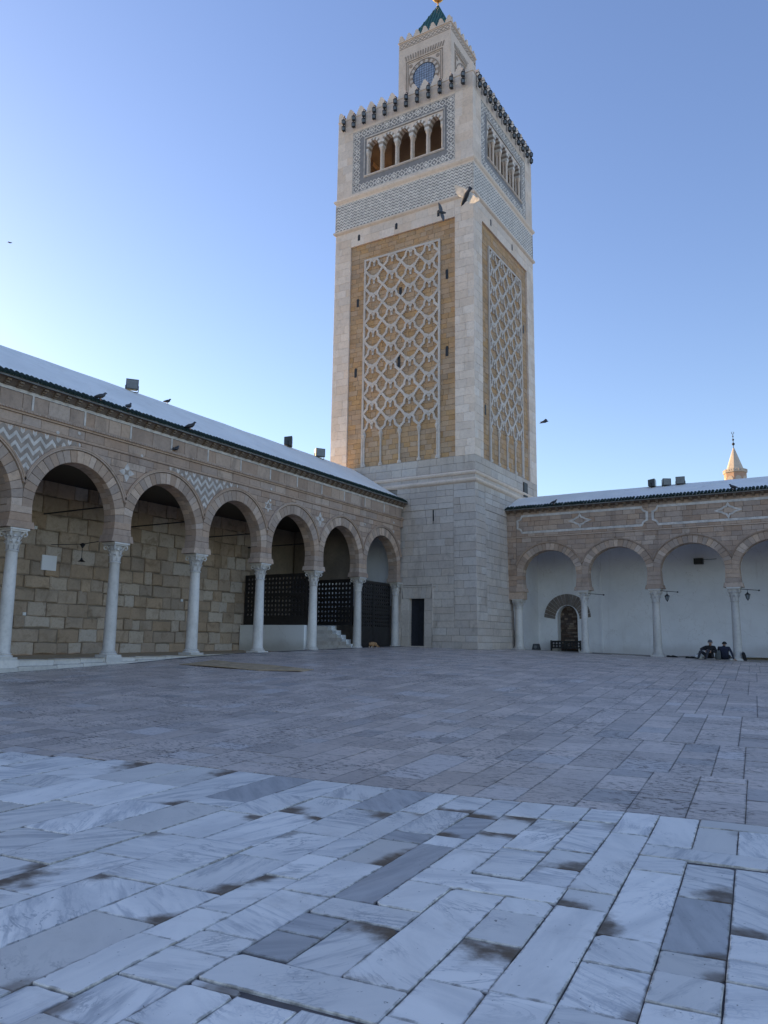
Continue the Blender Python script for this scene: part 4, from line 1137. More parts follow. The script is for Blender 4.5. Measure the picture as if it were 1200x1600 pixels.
# belfry walls: corners, patterned panel, loggia of five arches
GA, GB, GZ0, GZ1 = 1.03, S - 1.03, 25.2, 29.03
LO0, LO1, LOZ0, LOZ1 = 1.92, S - 1.77, 26.08, 28.22
def belfry(F, k, detail):
    bl = sub(mina, 'belfry_face', F.P(S / 2, 25.1, 0))
    bb, eb = collector()
    ashlar(F, 0, GA, 25.1, 30.02, .48, .5, .9, eb, (), -.35, .0, .002, .001, .003, .002); ashlar(F, GB, S, 25.1, 30.02, .48, .5, .9, eb, (), -.35, .0, .002, .001, .003, .002)
    ashlar(F, GA, GB, GZ1, 30.02, .5, .8, 1.6, eb, (), -.35, .0, .002, .001, .003, .002); ashlar(F, GA, GB, 25.1, GZ0, .1, .8, 1.6, eb, (), -.35, .0)
    o = bb.build('corner_stones', TOWW, kind='stuff'); attach(o, bl)
    m = MB()
    for a, b, c, d in ((GA, LO0, GZ0, GZ1), (LO1, GB, GZ0, GZ1), (LO0, LO1, GZ0, LOZ0), (LO0, LO1, LOZ1 + .12, GZ1)): box(m, F, a, b, c, d, -.35, -.03)
    attach_build(m, 'panel', BLUEG, bl)
    if detail:
        m = MB(); mw = MB(); st = .47
        nu_, nz_ = int((GB - GA) / st), int(round((GZ1 - GZ0) / st)); su = (GB - GA) / nu_; sz_ = (GZ1 - GZ0) / nz_
        for i in range(nu_):
            for j in range(nz_):
                cu, cz = GA + (i + .5) * su, GZ0 + (j + .5) * sz_
                if LO0 - .22 < cu < LO1 + .22 and LOZ0 - .2 < cz < LOZ1 + .3: continue
                r = .12 if (i + j) % 2 else .08
                prism(mw, F, [(cu + r * math.cos(t * PI / 2), cz + r * math.sin(t * PI / 2)) for t in range(4)], -.04, -.012)
                R_ = .22
                ribbon(m, F, [(cu + R_ * (1 if t % 2 == 0 else .72) * math.cos(t * PI / 4), cz + R_ * (1 if t % 2 == 0 else .72) * math.sin(t * PI / 4)) for t in range(8)], .055, -.04, -.016, True)
                for t in (PI / 4, 3 * PI / 4):
                    for s in (1, -1): ribbon(m, F, [(cu + s * .17 * math.cos(t), cz + s * .17 * math.sin(t)), (cu + s * .33 * math.cos(t), cz + s * .33 * math.sin(t))], .04, -.04, -.018)
        o = m.build('interlace_inlay', WINT, kind='stuff'); attach(o, bl); o = mw.build('lozenge_inlay', WINT, kind='stuff'); attach(o, bl)
        m = MB(); fr = [(LO0 - .1, LOZ0 - .06), (LO1 + .1, LOZ0 - .06), (LO1 + .1, LOZ1 + .2), (LO0 - .1, LOZ1 + .2)]; ribbon(m, F, fr, .07, -.04, .0, True)
        fr = [(GA + .02, GZ0 + .02), (GB - .02, GZ0 + .02), (GB - .02, GZ1 - .02), (GA + .02, GZ1 - .02)]; ribbon(m, F, fr, .05, -.04, -.003, True)
        attach_build(m, 'frame', WINL, bl)
    # arches
    n = 5; w = (LO1 - LO0) / n; zs_ = 27.55; ra = w / 2 - .12; rb = LOZ1 - zs_ - .07
    m = MB()
    for i in range(n):
        c = LO0 + (i + .5) * w; K = 10
        zz = [zs_ + (LOZ1 + .12 - zs_) * q / 1 for q in (0, 1)]
        prev = None
        for q in range(K + 1):
            t = PI * q / K; a = (c + ra * math.cos(t), zs_ + rb * math.sin(t)); b = (c + (w / 2) * (1 if q == 0 else -1 if q == K else max(-1, min(1, math.cos(t) * 1.5))), (LOZ1 + .12) if 0 < q < K else zs_)
            if prev:
                pa, pb = prev; qd = [pa, pb, b, a]
                m.add([F.P(*x, -.05) for x in qd], [(0, 1, 2, 3)])
                m.add([F.P(*pa, -.05), F.P(*a, -.05), F.P(*a, -.4), F.P(*pa, -.4)], [(3, 2, 1, 0), (0, 1, 2, 3)] if False else [(0, 1, 2, 3)])
            prev = (a, b)
    attach_build(m, 'arch_spandrels', TOWW, bl)
    m = MB(); m2 = MB()
    for i in range(n):
        c = LO0 + (i + .5) * w; nv = 13
        for q in range(nv):
            t0, t1 = PI * q / nv, PI * (q + 1) / nv
            poly = [(c + (ra - .006) * math.cos(t0), zs_ + (rb - .006) * math.sin(t0)), (c + (ra + .16) * math.cos(t0), zs_ + (rb + .13) * math.sin(t0)), (c + (ra + .16) * math.cos(t1), zs_ + (rb + .13) * math.sin(t1)), (c + (ra - .006) * math.cos(t1), zs_ + (rb - .006) * math.sin(t1))]
            poly = [(min(max(u, c - w / 2 + .002), c + w / 2 - .002), z) for u, z in poly]
            prism(m if q % 2 == 0 else m2, F, poly, -.38, -.035)
    attach_build(m, 'pale_voussoirs', WINT, bl)['kind'] = 'stuff'; attach_build(m2, 'dark_voussoirs', GINL, bl)['kind'] = 'stuff'
    for i in range(n + 1):
        u = LO0 + i * w
        cp = MB()
        for dd in (-.13, -.31):
            p = Vector(F.P(min(max(u, LO0 + .05), LO1 - .05), LOZ0, dd)); H = zs_ - LOZ0
            lathe(cp, p, [(.1, 0), (.1, .06), (.07, .1), (.075, .14), (.07, H - .36), (.075, H - .34), (.06, H - .31), (.08, H - .2), (.11, H - .1), (.115, H)], 10)
        attach_build(cp, 'twin_colonnette', TOWW, bl)
    m = MB(); box(m, F, LO0 - .1, LO1 + .1, LOZ0 - .06, LOZ0, -.42, .03); attach_build(m, 'sill', TOWW, bl)
    # merlons, parapet
    m = MB(); box(m, F, 0, S, 29.98, 30.04, -.4, .035); attach_build(m, 'parapet_band', TOWW, bl)
    npos = 13; mm = None
    for i in range(npos):
        u = .12 + (S - .24) * i / (npos - 1)
        st = [(.29, 0), (.29, .14), (.24, .14), (.24, .27), (.17, .27), (.17, .4), (.10, .4), (.10, .5), (.04, .56)]
        if i == 0: sides = (.12, .29)
        poly = [(s_, z_) for s_, z_ in st] + [(-s_, z_) for s_, z_ in reversed(st)]
        lo_, hi_ = (-u, S - u) if k % 2 == 0 else (.256 - u, S - .256 - u)
        poly = [(u + min(max(a, lo_), hi_), 30.042 + b) for a, b in poly]
        m = MB(); prism(m, F, poly, -.25 - .002 * k, .0 - .001 * k, back=True)
        attach_build(m, 'merlon', TOWW, bl)
for k in range(4): belfry(tframe(k), k, k < 2)
m = MB(); wbox(m, CX - S + .4, CX - .4, CY + .4, CY + S - .4, 29.3, 29.6); m.build('belfry_roof', TOWM, mina)
m = MB(); wbox(m, TC.x - 2.0, TC.x + 2.0, TC.y - 2.0, TC.y + 2.0, 26.0, 29.3); m.build('stair_core', stone('loggia_plaster', (.47, .34, .24), (.42, .3, .21), 0), mina)
# lantern turret
LS = 1.74
def lring(prof): 
    mm = MB(); ring(mm, prof, LS, TC); return mm
lring([(0, 29.6), (0, 36.05)]).build('turret', TOWW, mina)
lring([(.0, 35.98), (.05, 36.0), (.05, 36.05), (.0, 36.06)]).build('turret_cornice', TOWW, mina)
tur = sub(mina, 'turret_face', (TC.x, TC.y - LS, 33))
for k in range(4):
    n_ = [Vector((0, -1, 0)), Vector((1, 0, 0)), Vector((0, 1, 0)), Vector((-1, 0, 0))][k]; u_ = [Vector((1, 0, 0)), Vector((0, 1, 0)), Vector((-1, 0, 0)), Vector((0, -1, 0))][k]
    F = Frame(TC + n_ * LS, u_, n_)
    tf = sub(mina, 'turret_face', F.P(0, 33, 0)) if k else tur
    # guilloche frieze
    m = MB(); nn = 12
    for s in (1, -1): ribbon(m, F, [(-1.68 + 3.36 * i / (nn * 6), 35.72 + s * .1 * math.sin(PI * i / 6)) for i in range(nn * 6 + 1)], .035, -.01, .012 + .002 * s)
    ribbon(m, F, [(-1.7, 35.55), (1.7, 35.55)], .03, -.01, .012); ribbon(m, F, [(-1.7, 35.9), (1.7, 35.9)], .03, -.01, .012)
    attach_build(m, 'guilloche', GINL, tf)
    # window with banded arch
    wz, wr = 33.25, .74
    K = 25; ang = [-.55 + (PI + 1.1) * q / K for q in range(K + 1)]
    m = MB(); prism(m, F, [(wr * math.cos(t), wz + wr * math.sin(t)) for t in ang] + [(-.62, 31.8), (.62, 31.8)], -.02, .012); attach_build(m, 'glazing', WGLASS, tf)
    m = MB(); ma = MB()
    for q in range(9):
        x = -.64 + .16 * q; hh = math.sqrt(max(.01, wr * wr - x * x)); ribbon(m, F, [(x, 31.8), (x, wz + hh)], .012, .0, .02)
    for q in range(13):
        z = 31.9 + .16 * q; hh = wr if z < wz else math.sqrt(max(.01, wr * wr - (z - wz) ** 2)); ribbon(m, F, [(-hh, z), (hh, z)], .012, .0, .018)
    ribbon(m, F, [(wr * math.cos(t), wz + wr * math.sin(t)) for t in ang[::-1]], .035, .0, .03)
    attach_build(m, 'glazing_bars', IRON, tf)
    m = MB(); m2 = MB(); nv = 21
    for q in range(nv):
        t0 = -.5 + (PI + 1.0) * q / nv; t1 = -.5 + (PI + 1.0) * (q + 1) / nv
        poly = [((wr + .02) * math.cos(t0), wz + (wr + .02) * math.sin(t0)), ((wr + .22) * math.cos(t0), wz + (wr + .22) * math.sin(t0)), ((wr + .22) * math.cos(t1), wz + (wr + .22) * math.sin(t1)), ((wr + .02) * math.cos(t1), wz + (wr + .02) * math.sin(t1))]
        prism(m if q % 2 else m2, F, poly, -.01, .03 if q % 2 else .022)
    attach_build(m, 'pale_voussoirs', LATT, tf)['kind'] = 'stuff'; attach_build(m2, 'dark_voussoirs', GINL, tf)['kind'] = 'stuff'
    m = MB(); ribbon(m, F, [(-1.2, 31.6), (-1.2, 34.5), (1.2, 34.5), (1.2, 31.6)], .05, -.01, .03); ribbon(m, F, [(-1.08, 31.6), (-1.08, 34.38), (1.08, 34.38), (1.08, 31.6)], .035, -.01, .02)
    ribbon(m, F, [((wr + .27) * math.cos(t), wz + (wr + .27) * math.sin(t)) for t in ang[::-1]], .045, -.01, .03)
    attach_build(m, 'frame', GINL, tf)
    m = MB()
    for s in (-1, 1): prism(m, F, [(s * .9 + .12 * math.cos(t * PI / 4), 34.16 + .12 * math.sin(t * PI / 4)) for t in range(8)], -.01, .02)
    attach_build(m, 'spandrel_boss', GINL, tf)
    # slanting flutes over the frame
    for q in range(16):
        u = -1.2 + 2.4 * q / 15; m = MB(); a = u / 1.2 * .1
        prism(m, F, [(u - .045, 34.62), (u + .045, 34.62), (u + .05 + a, 34.95), (u - .02 + a, 34.95)], -.01, .02); attach_build(m, 'flute', GINL if q % 1 == 0 else LATT, tf)
    for i in range(7):
        u = -1.6 + 3.2 * i / 6; st = [(.22, 0), (.22, .12), (.17, .12), (.17, .24), (.11, .24), (.11, .36), (.04, .44)]
        lo_, hi_ = (-LS - u, LS - u) if k % 2 == 0 else (-LS + .206 - u, LS - .206 - u)
        poly = [(u + min(max(a, lo_), hi_), 36.06 + b) for a, b in (st + [(-a, b) for a, b in reversed(st)])]
        m = MB(); prism(m, F, poly, -.2 - .002 * k, -.001 * k, back=True); attach_build(m, 'merlon', TOWW, tf)
# green pyramid roof with standing ribs
m = MB(); rb = 1.42; ap = 39.3
m.add([(TC.x - rb, TC.y - rb, 36.1), (TC.x + rb, TC.y - rb, 36.1), (TC.x + rb, TC.y + rb, 36.1), (TC.x - rb, TC.y + rb, 36.1), (TC.x, TC.y, ap)], [(0, 1, 4), (1, 2, 4), (2, 3, 4), (3, 0, 4)])
ro = m.build('pyramid_roof', GROOF, mina)
for k in range(4):
    n_ = [Vector((0, -1, 0)), Vector((1, 0, 0)), Vector((0, 1, 0)), Vector((-1, 0, 0))][k]; u_ = [Vector((1, 0, 0)), Vector((0, 1, 0)), Vector((-1, 0, 0)), Vector((0, -1, 0))][k]
    m = MB()
    for q in range(-6, 7):
        u = q * .21; t = 1 - abs(u) / rb
        a = TC + Vector((0, 0, 36.1)) + n_ * (rb + .01) + u_ * u; b = TC + Vector((0, 0, 36.1 + (ap - 36.1) * t)) + n_ * (rb * (1 - t) + .01) + u_ * u
        if t > .05: sweep(m, [a, b], .03, 5)
    m.build('roof_rib', GROOF, mina)
m = MB(); lathe(m, (TC.x, TC.y, 0), [(.06, 39.15), (.05, 39.6)], 8); sphere(m, (TC.x, TC.y, 39.98), .42, 18); lathe(m, (TC.x, TC.y, 0), [(.05, 40.38), (.05, 40.7)], 8); sphere(m, (TC.x, TC.y, 40.95), .27, 14); lathe(m, (TC.x, TC.y, 0), [(.04, 41.2), (.02, 41.8)], 8)
m.build('gilded_finial', GOLD, mina, smooth=True)

# ------------------------------------------------------------------ parapet lanterns (double, on brackets)
def lantern_meshes():
    body = MB(); gls = []
    for zz in (-.2, -.62):
        gl = MB(); gls.append(gl)
        lathe(body, (0, 0, 0), [(.02, zz + .2), (.06, zz + .17), (.12, zz + .1), (.125, zz + .07)], 6)
        lathe(gl, (0, 0, 0), [(.1, zz + .07), (.085, zz - .12)], 6)
        lathe(body, (0, 0, 0), [(.095, zz - .12), (.06, zz - .17), (.015, zz - .22)], 6)
        for q in range(6):
            a = 2 * PI * q / 6; sweep(body, [(.115 * math.cos(a), .115 * math.sin(a), zz + .08), (.095 * math.cos(a), .095 * math.sin(a), zz - .13)], .012, 4)
    sweep(body, [(0, .2, .12), (0, .08, .16), (0, 0, .1), (0, 0, 0)], .018, 5); sweep(body, [(0, .2, -.35), (0, .0, -.41)], .018, 5)
    sweep(body, [(0, .2, .2), (0, .2, -.7)], .02, 5)
    return body, gls
lb, lgs = lantern_meshes(); proto = None
ORD = ['first', 'second', 'third', 'fourth', 'fifth', 'sixth', 'seventh', 'eighth', 'ninth', 'tenth', 'eleventh', 'twelfth']
for k, fn in ((0, 'front'), (1, 'right')):
    F = tframe(k)
    for i in range(12):
        u = .12 + (S - .24) * (i + .5) / 12; loc = F.P(u, 30.0, .2)
        lab = '%s double iron lantern %s on the minaret parapet, %s face' % (ORD[i] if i < 11 else 'last', 'from the left' , 'front' if k == 0 else 'right-hand')
        if i == 11: lab = 'last double iron lantern at the far right end of the minaret parapet, %s face' % ('front' if k == 0 else 'right-hand')
        t = thing('wall_lantern', loc, lab, 'lantern', 'lanterns along the minaret parapet'); t.rotation_euler.z = 0 if k == 0 else PI / 2
        if proto is None:
            proto = [lb.build('lantern_frame', IRON)] + [g.build('lantern_glass', LGLASS) for g in lgs]
            for q in proto: q.parent = t
        else:
            for q in proto:
                c = bpy.data.objects.new(q.name.split('.')[0], q.data); COL.objects.link(c); c.parent = t

# ------------------------------------------------------------------ entrance stair, screens, gate under the left arcade
def holed_screen(name, F, u0, u1, z0, z1, d, label, cat, solid_low=0.0, pitch=.19, leaves=1):
    t = thing(name, F.P((u0 + u1) / 2, z0, d), label, cat)
    m = MB(); th = .05; lw = (u1 - u0) / leaves
    for q in range(leaves):
        a, b = u0 + q * lw + .006, u0 + (q + 1) * lw - .006
        f = MB()
        for r in ((a, a + .08, z0, z1), (b - .08, b, z0, z1), (a + .08, b - .08, z1 - .09, z1), (a + .08, b - .08, z0, z0 + .1 + solid_low), (a + .08, b - .08, (z0 + z1) / 2 + .12, (z0 + z1) / 2 + .2)): box(f, F, *r, d - th - .02, d + .02, .006, .006)
        attach_build(f, 'frame', WOODD, t)
        p = MB()
        zz0 = z0 + .1 + solid_low
        nu = max(1, int((b - a - .16) / pitch)); su = (b - a - .16) / nu; nzz = max(1, int((z1 - .09 - zz0) / pitch)); sz = (z1 - .09 - zz0) / nzz
        for i in range(nu):
            for j in range(nzz):
                cu, cz = a + .08 + (i + .5) * su, zz0 + (j + .5) * sz; r = min(su, sz) * .3
                sq = [(cu + x * su / 2, cz + y * sz / 2) for x, y in ((1, 0), (1, 1), (0, 1), (-1, 1), (-1, 0), (-1, -1), (0, -1), (1, -1))]
                ho = [(cu + r * math.cos(k * PI / 4), cz + r * math.sin(k * PI / 4)) for k in range(8)]
                vs = [F.P(*x, d) for x in sq] + [F.P(*x, d) for x in ho] + [F.P(*x, d - th) for x in ho] + [F.P(*x, d - th) for x in sq]
                fs = []
                for k in range(8):
                    n_ = (k + 1) % 8; fs += [(k, n_, 8 + n_, 8 + k), (8 + k, 8 + n_, 16 + n_, 16 + k), (16 + k, 16 + n_, 24 + n_, 24 + k)]
                p.add(vs, fs)
        attach_build(p, 'pierced_panel', WOODD, t)
    return t
FS1 = Frame((0, 25.95, 0), (1, 0, 0), (0, -1, 0))
holed_screen('pierced_screen', FS1, -22.9, -19.48, .94, 3.1, 0, 'dark pierced wooden screen standing on the white block between two columns', 'screen', .25)
FS2 = Frame((0, 29.35, 0), (1, 0, 0), (0, -1, 0))
holed_screen('pierced_screen', FS2, -22.9, -19.48, 1.02, 3.1, 0, 'dark pierced wooden screen above the stone stairs with light showing through its holes', 'screen')
FS3 = Frame((-19.45, 0, 0), (0, 1, 0), (1, 0, 0))
holed_screen('pierced_gate', FS3, 29.62, 32.62, zgL(31) - .03, 3.12, 0, 'tall dark pierced wooden gate filling the arch next to the minaret', 'gate', .9, .17, 2)
m = MB(); wbox(m, -22.9, -19.42, 25.7, 26.28, zgL(26) - .1, .93); o = m.build('white_block', WCHK)
tag(o, 'white painted masonry block behind the columns left of the stairs', 'block')
m = MB(); zb = zgL(29)
for i in range(5):
    h = .98 - i * .2; x0 = -20.45 + i * .27
    wbox(m, -22.9 if i == 0 else x0 - .27, x0 - .001, 29.12, 29.5, zb - .1, h)
o = m.build('stepped_cheek_wall', WCHK); tag(o, 'white stepped side wall on the right of the stone stairs', 'wall')
st = thing('stairs', (-20, 27.7, zb), 'worn stone stairs rising between white side walls under the left arcade', 'stairs')
for i in range(6):
    x0 = -19.35 - i * .26
    m = MB(); wbox(m, (-22.9 if i == 5 else x0 - .26), x0, 26.3, 29.1, zb - .05, zb + .165 * (i + 1)); o = m.build('step', STEPM, st)
# gallery end wall behind gate
m = MB(); wbox(m, -22.9, -19.6, 33.0, 33.05, -.1, 6.7); m.build('gallery_end_wall', WPLA, arcL)
m = MB(); wbox(m, -22.95, -22.84, 29.5, 33.0, -.1, 6.7); m.build('gallery_side_wall', WPLA, arcL)
m = MB(); wbox(m, -22.9, -19.52, 29.36, 29.5, 3.11, 6.74); m.build('partition_wall', RUBM, arcL)

# ------------------------------------------------------------------ small things
def mat_rug():
    t = MB(); c = [(-17.25, 16.7), (-14.3, 16.75), (-13.15, 17.2), (-13.2, 17.95), (-15.3, 18.0), (-17.2, 18.2)]
    vs = []; n = 12
    L = [(-17.2, 16.72), (-16.2, 16.66), (-15.2, 16.7), (-14.3, 16.78), (-13.15, 17.25)]; R = [(-17.25, 18.2), (-16.2, 18.15), (-15.2, 18.08), (-14.3, 18.02), (-13.2, 17.98)]
    fs = []
    for k, (a, b) in enumerate(zip(L, R)):
        for j in range(5):
            x = a[0] + (b[0] - a[0]) * j / 4; y = a[1] + (b[1] - a[1]) * j / 4
            z = zf(x, y) + .018 + (.03 * abs(math.sin(k * 2.1 + j)) if j in (0, 4) else .006 * math.sin(3 * x + j)); vs.append((x, y, z))
    for k in range(4):
        for j in range(4):
            a = k * 5 + j; fs.append((a, a + 5, a + 6, a + 1))
    m = len(vs); vs += [(x, y, z - .012) for x, y, z in vs]
    fs += [tuple(m + q for q in reversed(f)) for f in fs]
    edge = [(k * 5) for k in range(5)] + [20 + j for j in range(1, 5)] + [k * 5 + 4 for k in (3, 2, 1, 0)] + [3, 2, 1]
    for a, b in zip(edge, edge[1:] + edge[:1]): fs.append((b, a, m + a, m + b))
    t.add(vs, fs); o = t.build('straw_mat', STRAW, smooth=False); tag(o, 'tan straw mat lying on the grey paving before the left arcade', 'mat')
mat_rug()
# floodlights on the roofs
def floodlight(loc, rot, label, s=1.0, group='floodlights on the arcade roofs'):
    t = thing('floodlight', loc, label, 'floodlight', group); t.rotation_euler = (0, 0, rot); t.scale = (s, s, s)
    m = MB(); G = Frame((0, 0, .3), (1, 0, 0), (0, -1, 0))
    vs = [(-.22, -.12, .12), (.22, -.12, .12), (.22, -.12, .5), (-.22, -.12, .5), (-.18, .2, .16), (.18, .2, .16), (.18, .2, .46), (-.18, .2, .46)]
    m.add(vs, [(0, 1, 2, 3), (5, 4, 7, 6), (1, 5, 6, 2), (4, 0, 3, 7), (3, 2, 6, 7), (4, 5, 1, 0)]); o = m.build('housing', METAL); o.parent = t
    m = MB(); box(m, Frame((0, -.12, 0), (1, 0, 0), (0, -1, 0)), -.19, .19, .15, .47, 0, .012, .01, .006); o = m.build('lens', LENS); o.parent = t
    m = MB()
    for s_ in (-1, 1): sweep(m, [(s_ * .225, .04, .3), (s_ * .225, .04, .06)], .016, 5)
    sweep(m, [(-.225, .04, .06), (.225, .04, .06)], .016, 5); sweep(m, [(0, .04, .06), (0, .04, -.2)], .03, 6); o = m.build('bracket', IRON); o.parent = t
floodlight((-21.9, 18.2, 9.08), .9, 'large floodlight with pale lens on the left white roof ridge', 1.0)
floodlight((-21.9, 27.4, 9.05), 2.2, 'dented grey floodlight on the left roof ridge, second from the front', 1.15)
floodlight((-21.9, 29.8, 9.05), 1.0, 'tilted dark floodlight on the left roof ridge nearest the minaret', 1.1)
floodlight((-8.0, 38.4, 7.82), 1.6, 'wedge shaped floodlight seen from the side, leftmost on the right roof', 1.0)
floodlight((-7.37, 38.4, 7.84), .55, 'small square floodlight in the middle of three on the right roof', .9)
floodlight((-6.72, 38.4, 7.84), .15, 'wide floodlight facing the courtyard, rightmost of three on the right roof', .95)
# cowl lamp on left roof next to the large floodlight
# hanging lanterns on brackets of the right arcade
def bracket_lantern(x, z, label, lamp=True):
    t = thing('bracket_lantern' if lamp else 'wall_bracket', (x, 36.95, z), label, 'lantern' if lamp else 'bracket', 'iron brackets on the right arcade columns'); t.scale = (.78, .78, .78)
    m = MB(); sweep(m, [(0, 0, 0), (.6, -.02, -.06), (.95, -.02, -.1)], .018, 5); sphere(m, (.95, -.02, -.1), .05, 8); o = m.build('arm', IRON); o.parent = t
    if lamp:
        m = MB(); sweep(m, [(.36, -.02, -.03), (.36, -.02, -.2)], .012, 4); lathe(m, (.36, -.02, 0), [(.02, -.18), (.06, -.24), (.14, -.3), (.15, -.33)], 8); lathe(m, (.36, -.02, 0), [(.07, -.56), (.04, -.6), (.01, -.66)], 8)
        for q in range(6): a = 2 * PI * q / 6; sweep(m, [(.36 + .13 * math.cos(a), -.02 + .13 * math.sin(a), -.33), (.36 + .07 * math.cos(a), -.02 + .07 * math.sin(a), -.56)], .01, 4)
        o = m.build('lantern_frame', IRON); o.parent = t
        m = MB(); lathe(m, (.36, -.02, 0), [(.12, -.335), (.06, -.56)], 8); o = m.build('lantern_glass', LGLASS); o.parent = t
bracket_lantern(RX[1] + .27, 2.72, 'bare iron bracket beside the capital near the arched niche', False)
bracket_lantern(RX[2] + .27, 2.78, 'small iron lantern hanging from the bracket on the middle right-hand column')
bracket_lantern(RX[3] + .27, 2.78, 'small iron lantern hanging beside the column where the two men sit')
t = thing('wall_speaker', (-6.37, YB - .15, 4.3), 'black box speaker on a rod high on the white gallery wall', 'speaker')
m = MB(); wbox(m, -6.62, -6.2, YB - .35, YB - .05, 4.28, 4.56); m.build('speaker_box', IRON, t)
m = MB(); sweep(m, [(-6.2, YB - .1, 4.5), (-5.6, YB - .06, 4.52)], .012, 5); m.build('rod', IRON, t)
# hanging lamp inside left gallery
t = thing('hanging_lamp', (-21.0, 15.95, 3.1), 'thin iron lamp hanging on a wire inside the first full arch on the left', 'lamp')
m = MB(); sweep(m, [(-22.9, 16.16, 3.35), (-21.0, 15.95, 3.25), (-19.5, 15.85, 3.3)], .012, 4); sweep(m, [(-21.0, 15.95, 3.25), (-21.0, 15.95, 2.75)], .012, 4); m.build('wire', IRON, t)
m = MB(); lathe(m, (-21.0, 15.95, 0), [(.13, 2.68), (.05, 2.73), (.02, 2.8)], 8); lathe(m, (-21.0, 15.95, 0), [(.03, 3.28), (.09, 3.24), (.02, 3.12)], 8); m.build('shade', IRON, t)
# green cloth hanging on a column
# bench rail at the niche
t = thing('low_rail', (-13.17, YB - .35, 0), 'low black pierced wooden rail standing in front of the arched niche', 'rail')
FQ = Frame((0, YB - .35, 0), (1, 0, 0), (0, -1, 0)); f = MB()
for r in ((-14.0, -12.36, .42, .48), (-14.0, -12.36, .08, .13), (-14.0, -13.93, -.05, .5), (-12.42, -12.36, -.05, .5), (-13.2, -13.14, -.05, .42)): box(f, FQ, *r, -.05, .05 + ru(0, .004))
f.build('frame', WOODD, t); p = MB()
for i in range(9):
    for j in range(2):
        cu, cz = -13.93 + (i + .5) * .168, .13 + (j + .5) * .145; r = .055
        sq = [(cu + x * .084, cz + y * .0725) for x, y in ((1, 0), (1, 1), (0, 1), (-1, 1), (-1, 0), (-1, -1), (0, -1), (1, -1))]; ho = [(cu + r * math.cos(k * PI / 4), cz + r * math.sin(k * PI / 4)) for k in range(8)]
        vs = [FQ.P(*x, 0) for x in sq] + [FQ.P(*x, 0) for x in ho] + [FQ.P(*x, -.04) for x in ho]; fs = []
        for k in range(8): n_ = (k + 1) % 8; fs += [(k, n_, 8 + n_, 8 + k), (8 + k, 8 + n_, 16 + n_, 16 + k)]
        p.add(vs, fs)
p.build('pierced_panel', WOODD, t)
t = thing('floor_lamp_box', (-13.75, 37.6, 0), 'small black boxy floor spotlight beside the end column by the minaret', 'spotlight')
m = MB(); m.add([(-14.0, 37.4, .0), (-13.62, 37.4, .0), (-13.62, 37.7, .0), (-14.0, 37.7, .0), (-13.95, 37.45, .3), (-13.68, 37.45, .3), (-13.68, 37.66, .3), (-13.95, 37.66, .3)], [(0, 1, 5, 4), (1, 2, 6, 5), (2, 3, 7, 6), (3, 0, 4, 7), (4, 5, 6, 7)]); m.build('housing', METAL, t)
m = MB(); lathe(m, (-13.81, 37.43, .14), [(.08, 0), (.08, -.03), (.06, -.04)], 12, axis='y'); m.build('lens', LENS, t)
# rainwater pipe / shutter on the minaret
F1 = tframe(1)
m = MB(); box(m, F1, 6.3, 6.85, 8.25, 9.05, -.02, .06); m.build('shutter', IRON, mina)

# ------------------------------------------------------------------ distant things
fm = thing('far_minaret', (-15.56, 139.3, -2.2), 'distant octagonal brick minaret with cone roof above the right roof', 'minaret')
def octo(mb, c, prof): lathe(mb, c, prof, 8)
c0 = (-15.56, 139.3, .65)
m = MB(); octo(m, c0, [(1.75, -2.2), (1.75, 28.4)]); m.build('shaft', FARR, fm)
m = MB(); octo(m, c0, [(1.75, 28.4), (1.92, 28.5), (1.92, 28.7), (1.8, 28.72)]); m.build('cornice', FARW, fm)
for k in range(8):
    a = 2 * PI * (k + .5) / 8; n_ = Vector((math.cos(a), math.sin(a), 0)); u_ = Vector((-math.sin(a), math.cos(a), 0)); ap_ = 1.92 * math.cos(PI / 8)
    F = Frame(Vector(c0) + n_ * ap_, u_, n_)
    for q in range(4):
        u = -.6 + .4 * q; m = MB(); box(m, F, u - .13, u + .13, 28.7, 29.05, -.15, 0); m.build('merlon', FARW, fm)
    F2 = Frame(Vector(c0) + n_ * (1.75 * math.cos(PI / 8)), u_, n_)
    m = MB(); pts = [(.5 * math.cos(PI * q / 10), 27.3 + .55 * math.sin(PI * q / 10)) for q in range(11)]; prism(m, F2, pts + [(-.5, 26.0), (.5, 26.0)], -.02, .05); w_ = m.build('window_surround', FARW, fm)
    m = MB(); pts = [(.2 * math.cos(PI * q / 8), 26.95 + .25 * math.sin(PI * q / 8)) for q in range(9)]; prism(m, F2, pts + [(-.2, 26.1), (.2, 26.1)], .0, .06); m.build('window', IRON, fm)
m = MB(); octo(m, c0, [(1.5, 28.7), (.12, 32.9)]); m.build('cone_roof', FARW, fm)
m = MB(); lathe(m, c0, [(.06, 32.8), (.04, 35.3)], 6)
for z, r in ((33.6, .24), (34.35, .17), (34.95, .12)): sphere(m, (c0[0], c0[1], z + .65), r, 10)
FC = Frame((c0[0], c0[1], 36.2), rt0, -Vector((fw.x, fw.y, 0)).normalized())
ribbon(m, FC, [(.2 * math.cos(PI / 2 + .5 + q * (2 * PI - 1.0) / 14), .2 * math.sin(PI / 2 + .5 + q * (2 * PI - 1.0) / 14)) for q in range(15)], .06, -.03, .03)
m.build('finial', IRON, fm)
m = MB(); wbox(m, -24, -13.5, 45, 52, -2.2, 9.0); wbox(m, -13.9, -13.3, 44.95, 45.6, -2.2, 9.25); o = m.build('rooftop_block', WROOF); tag(o, 'plain white rooftop block showing behind the right roof beside the minaret', 'building')

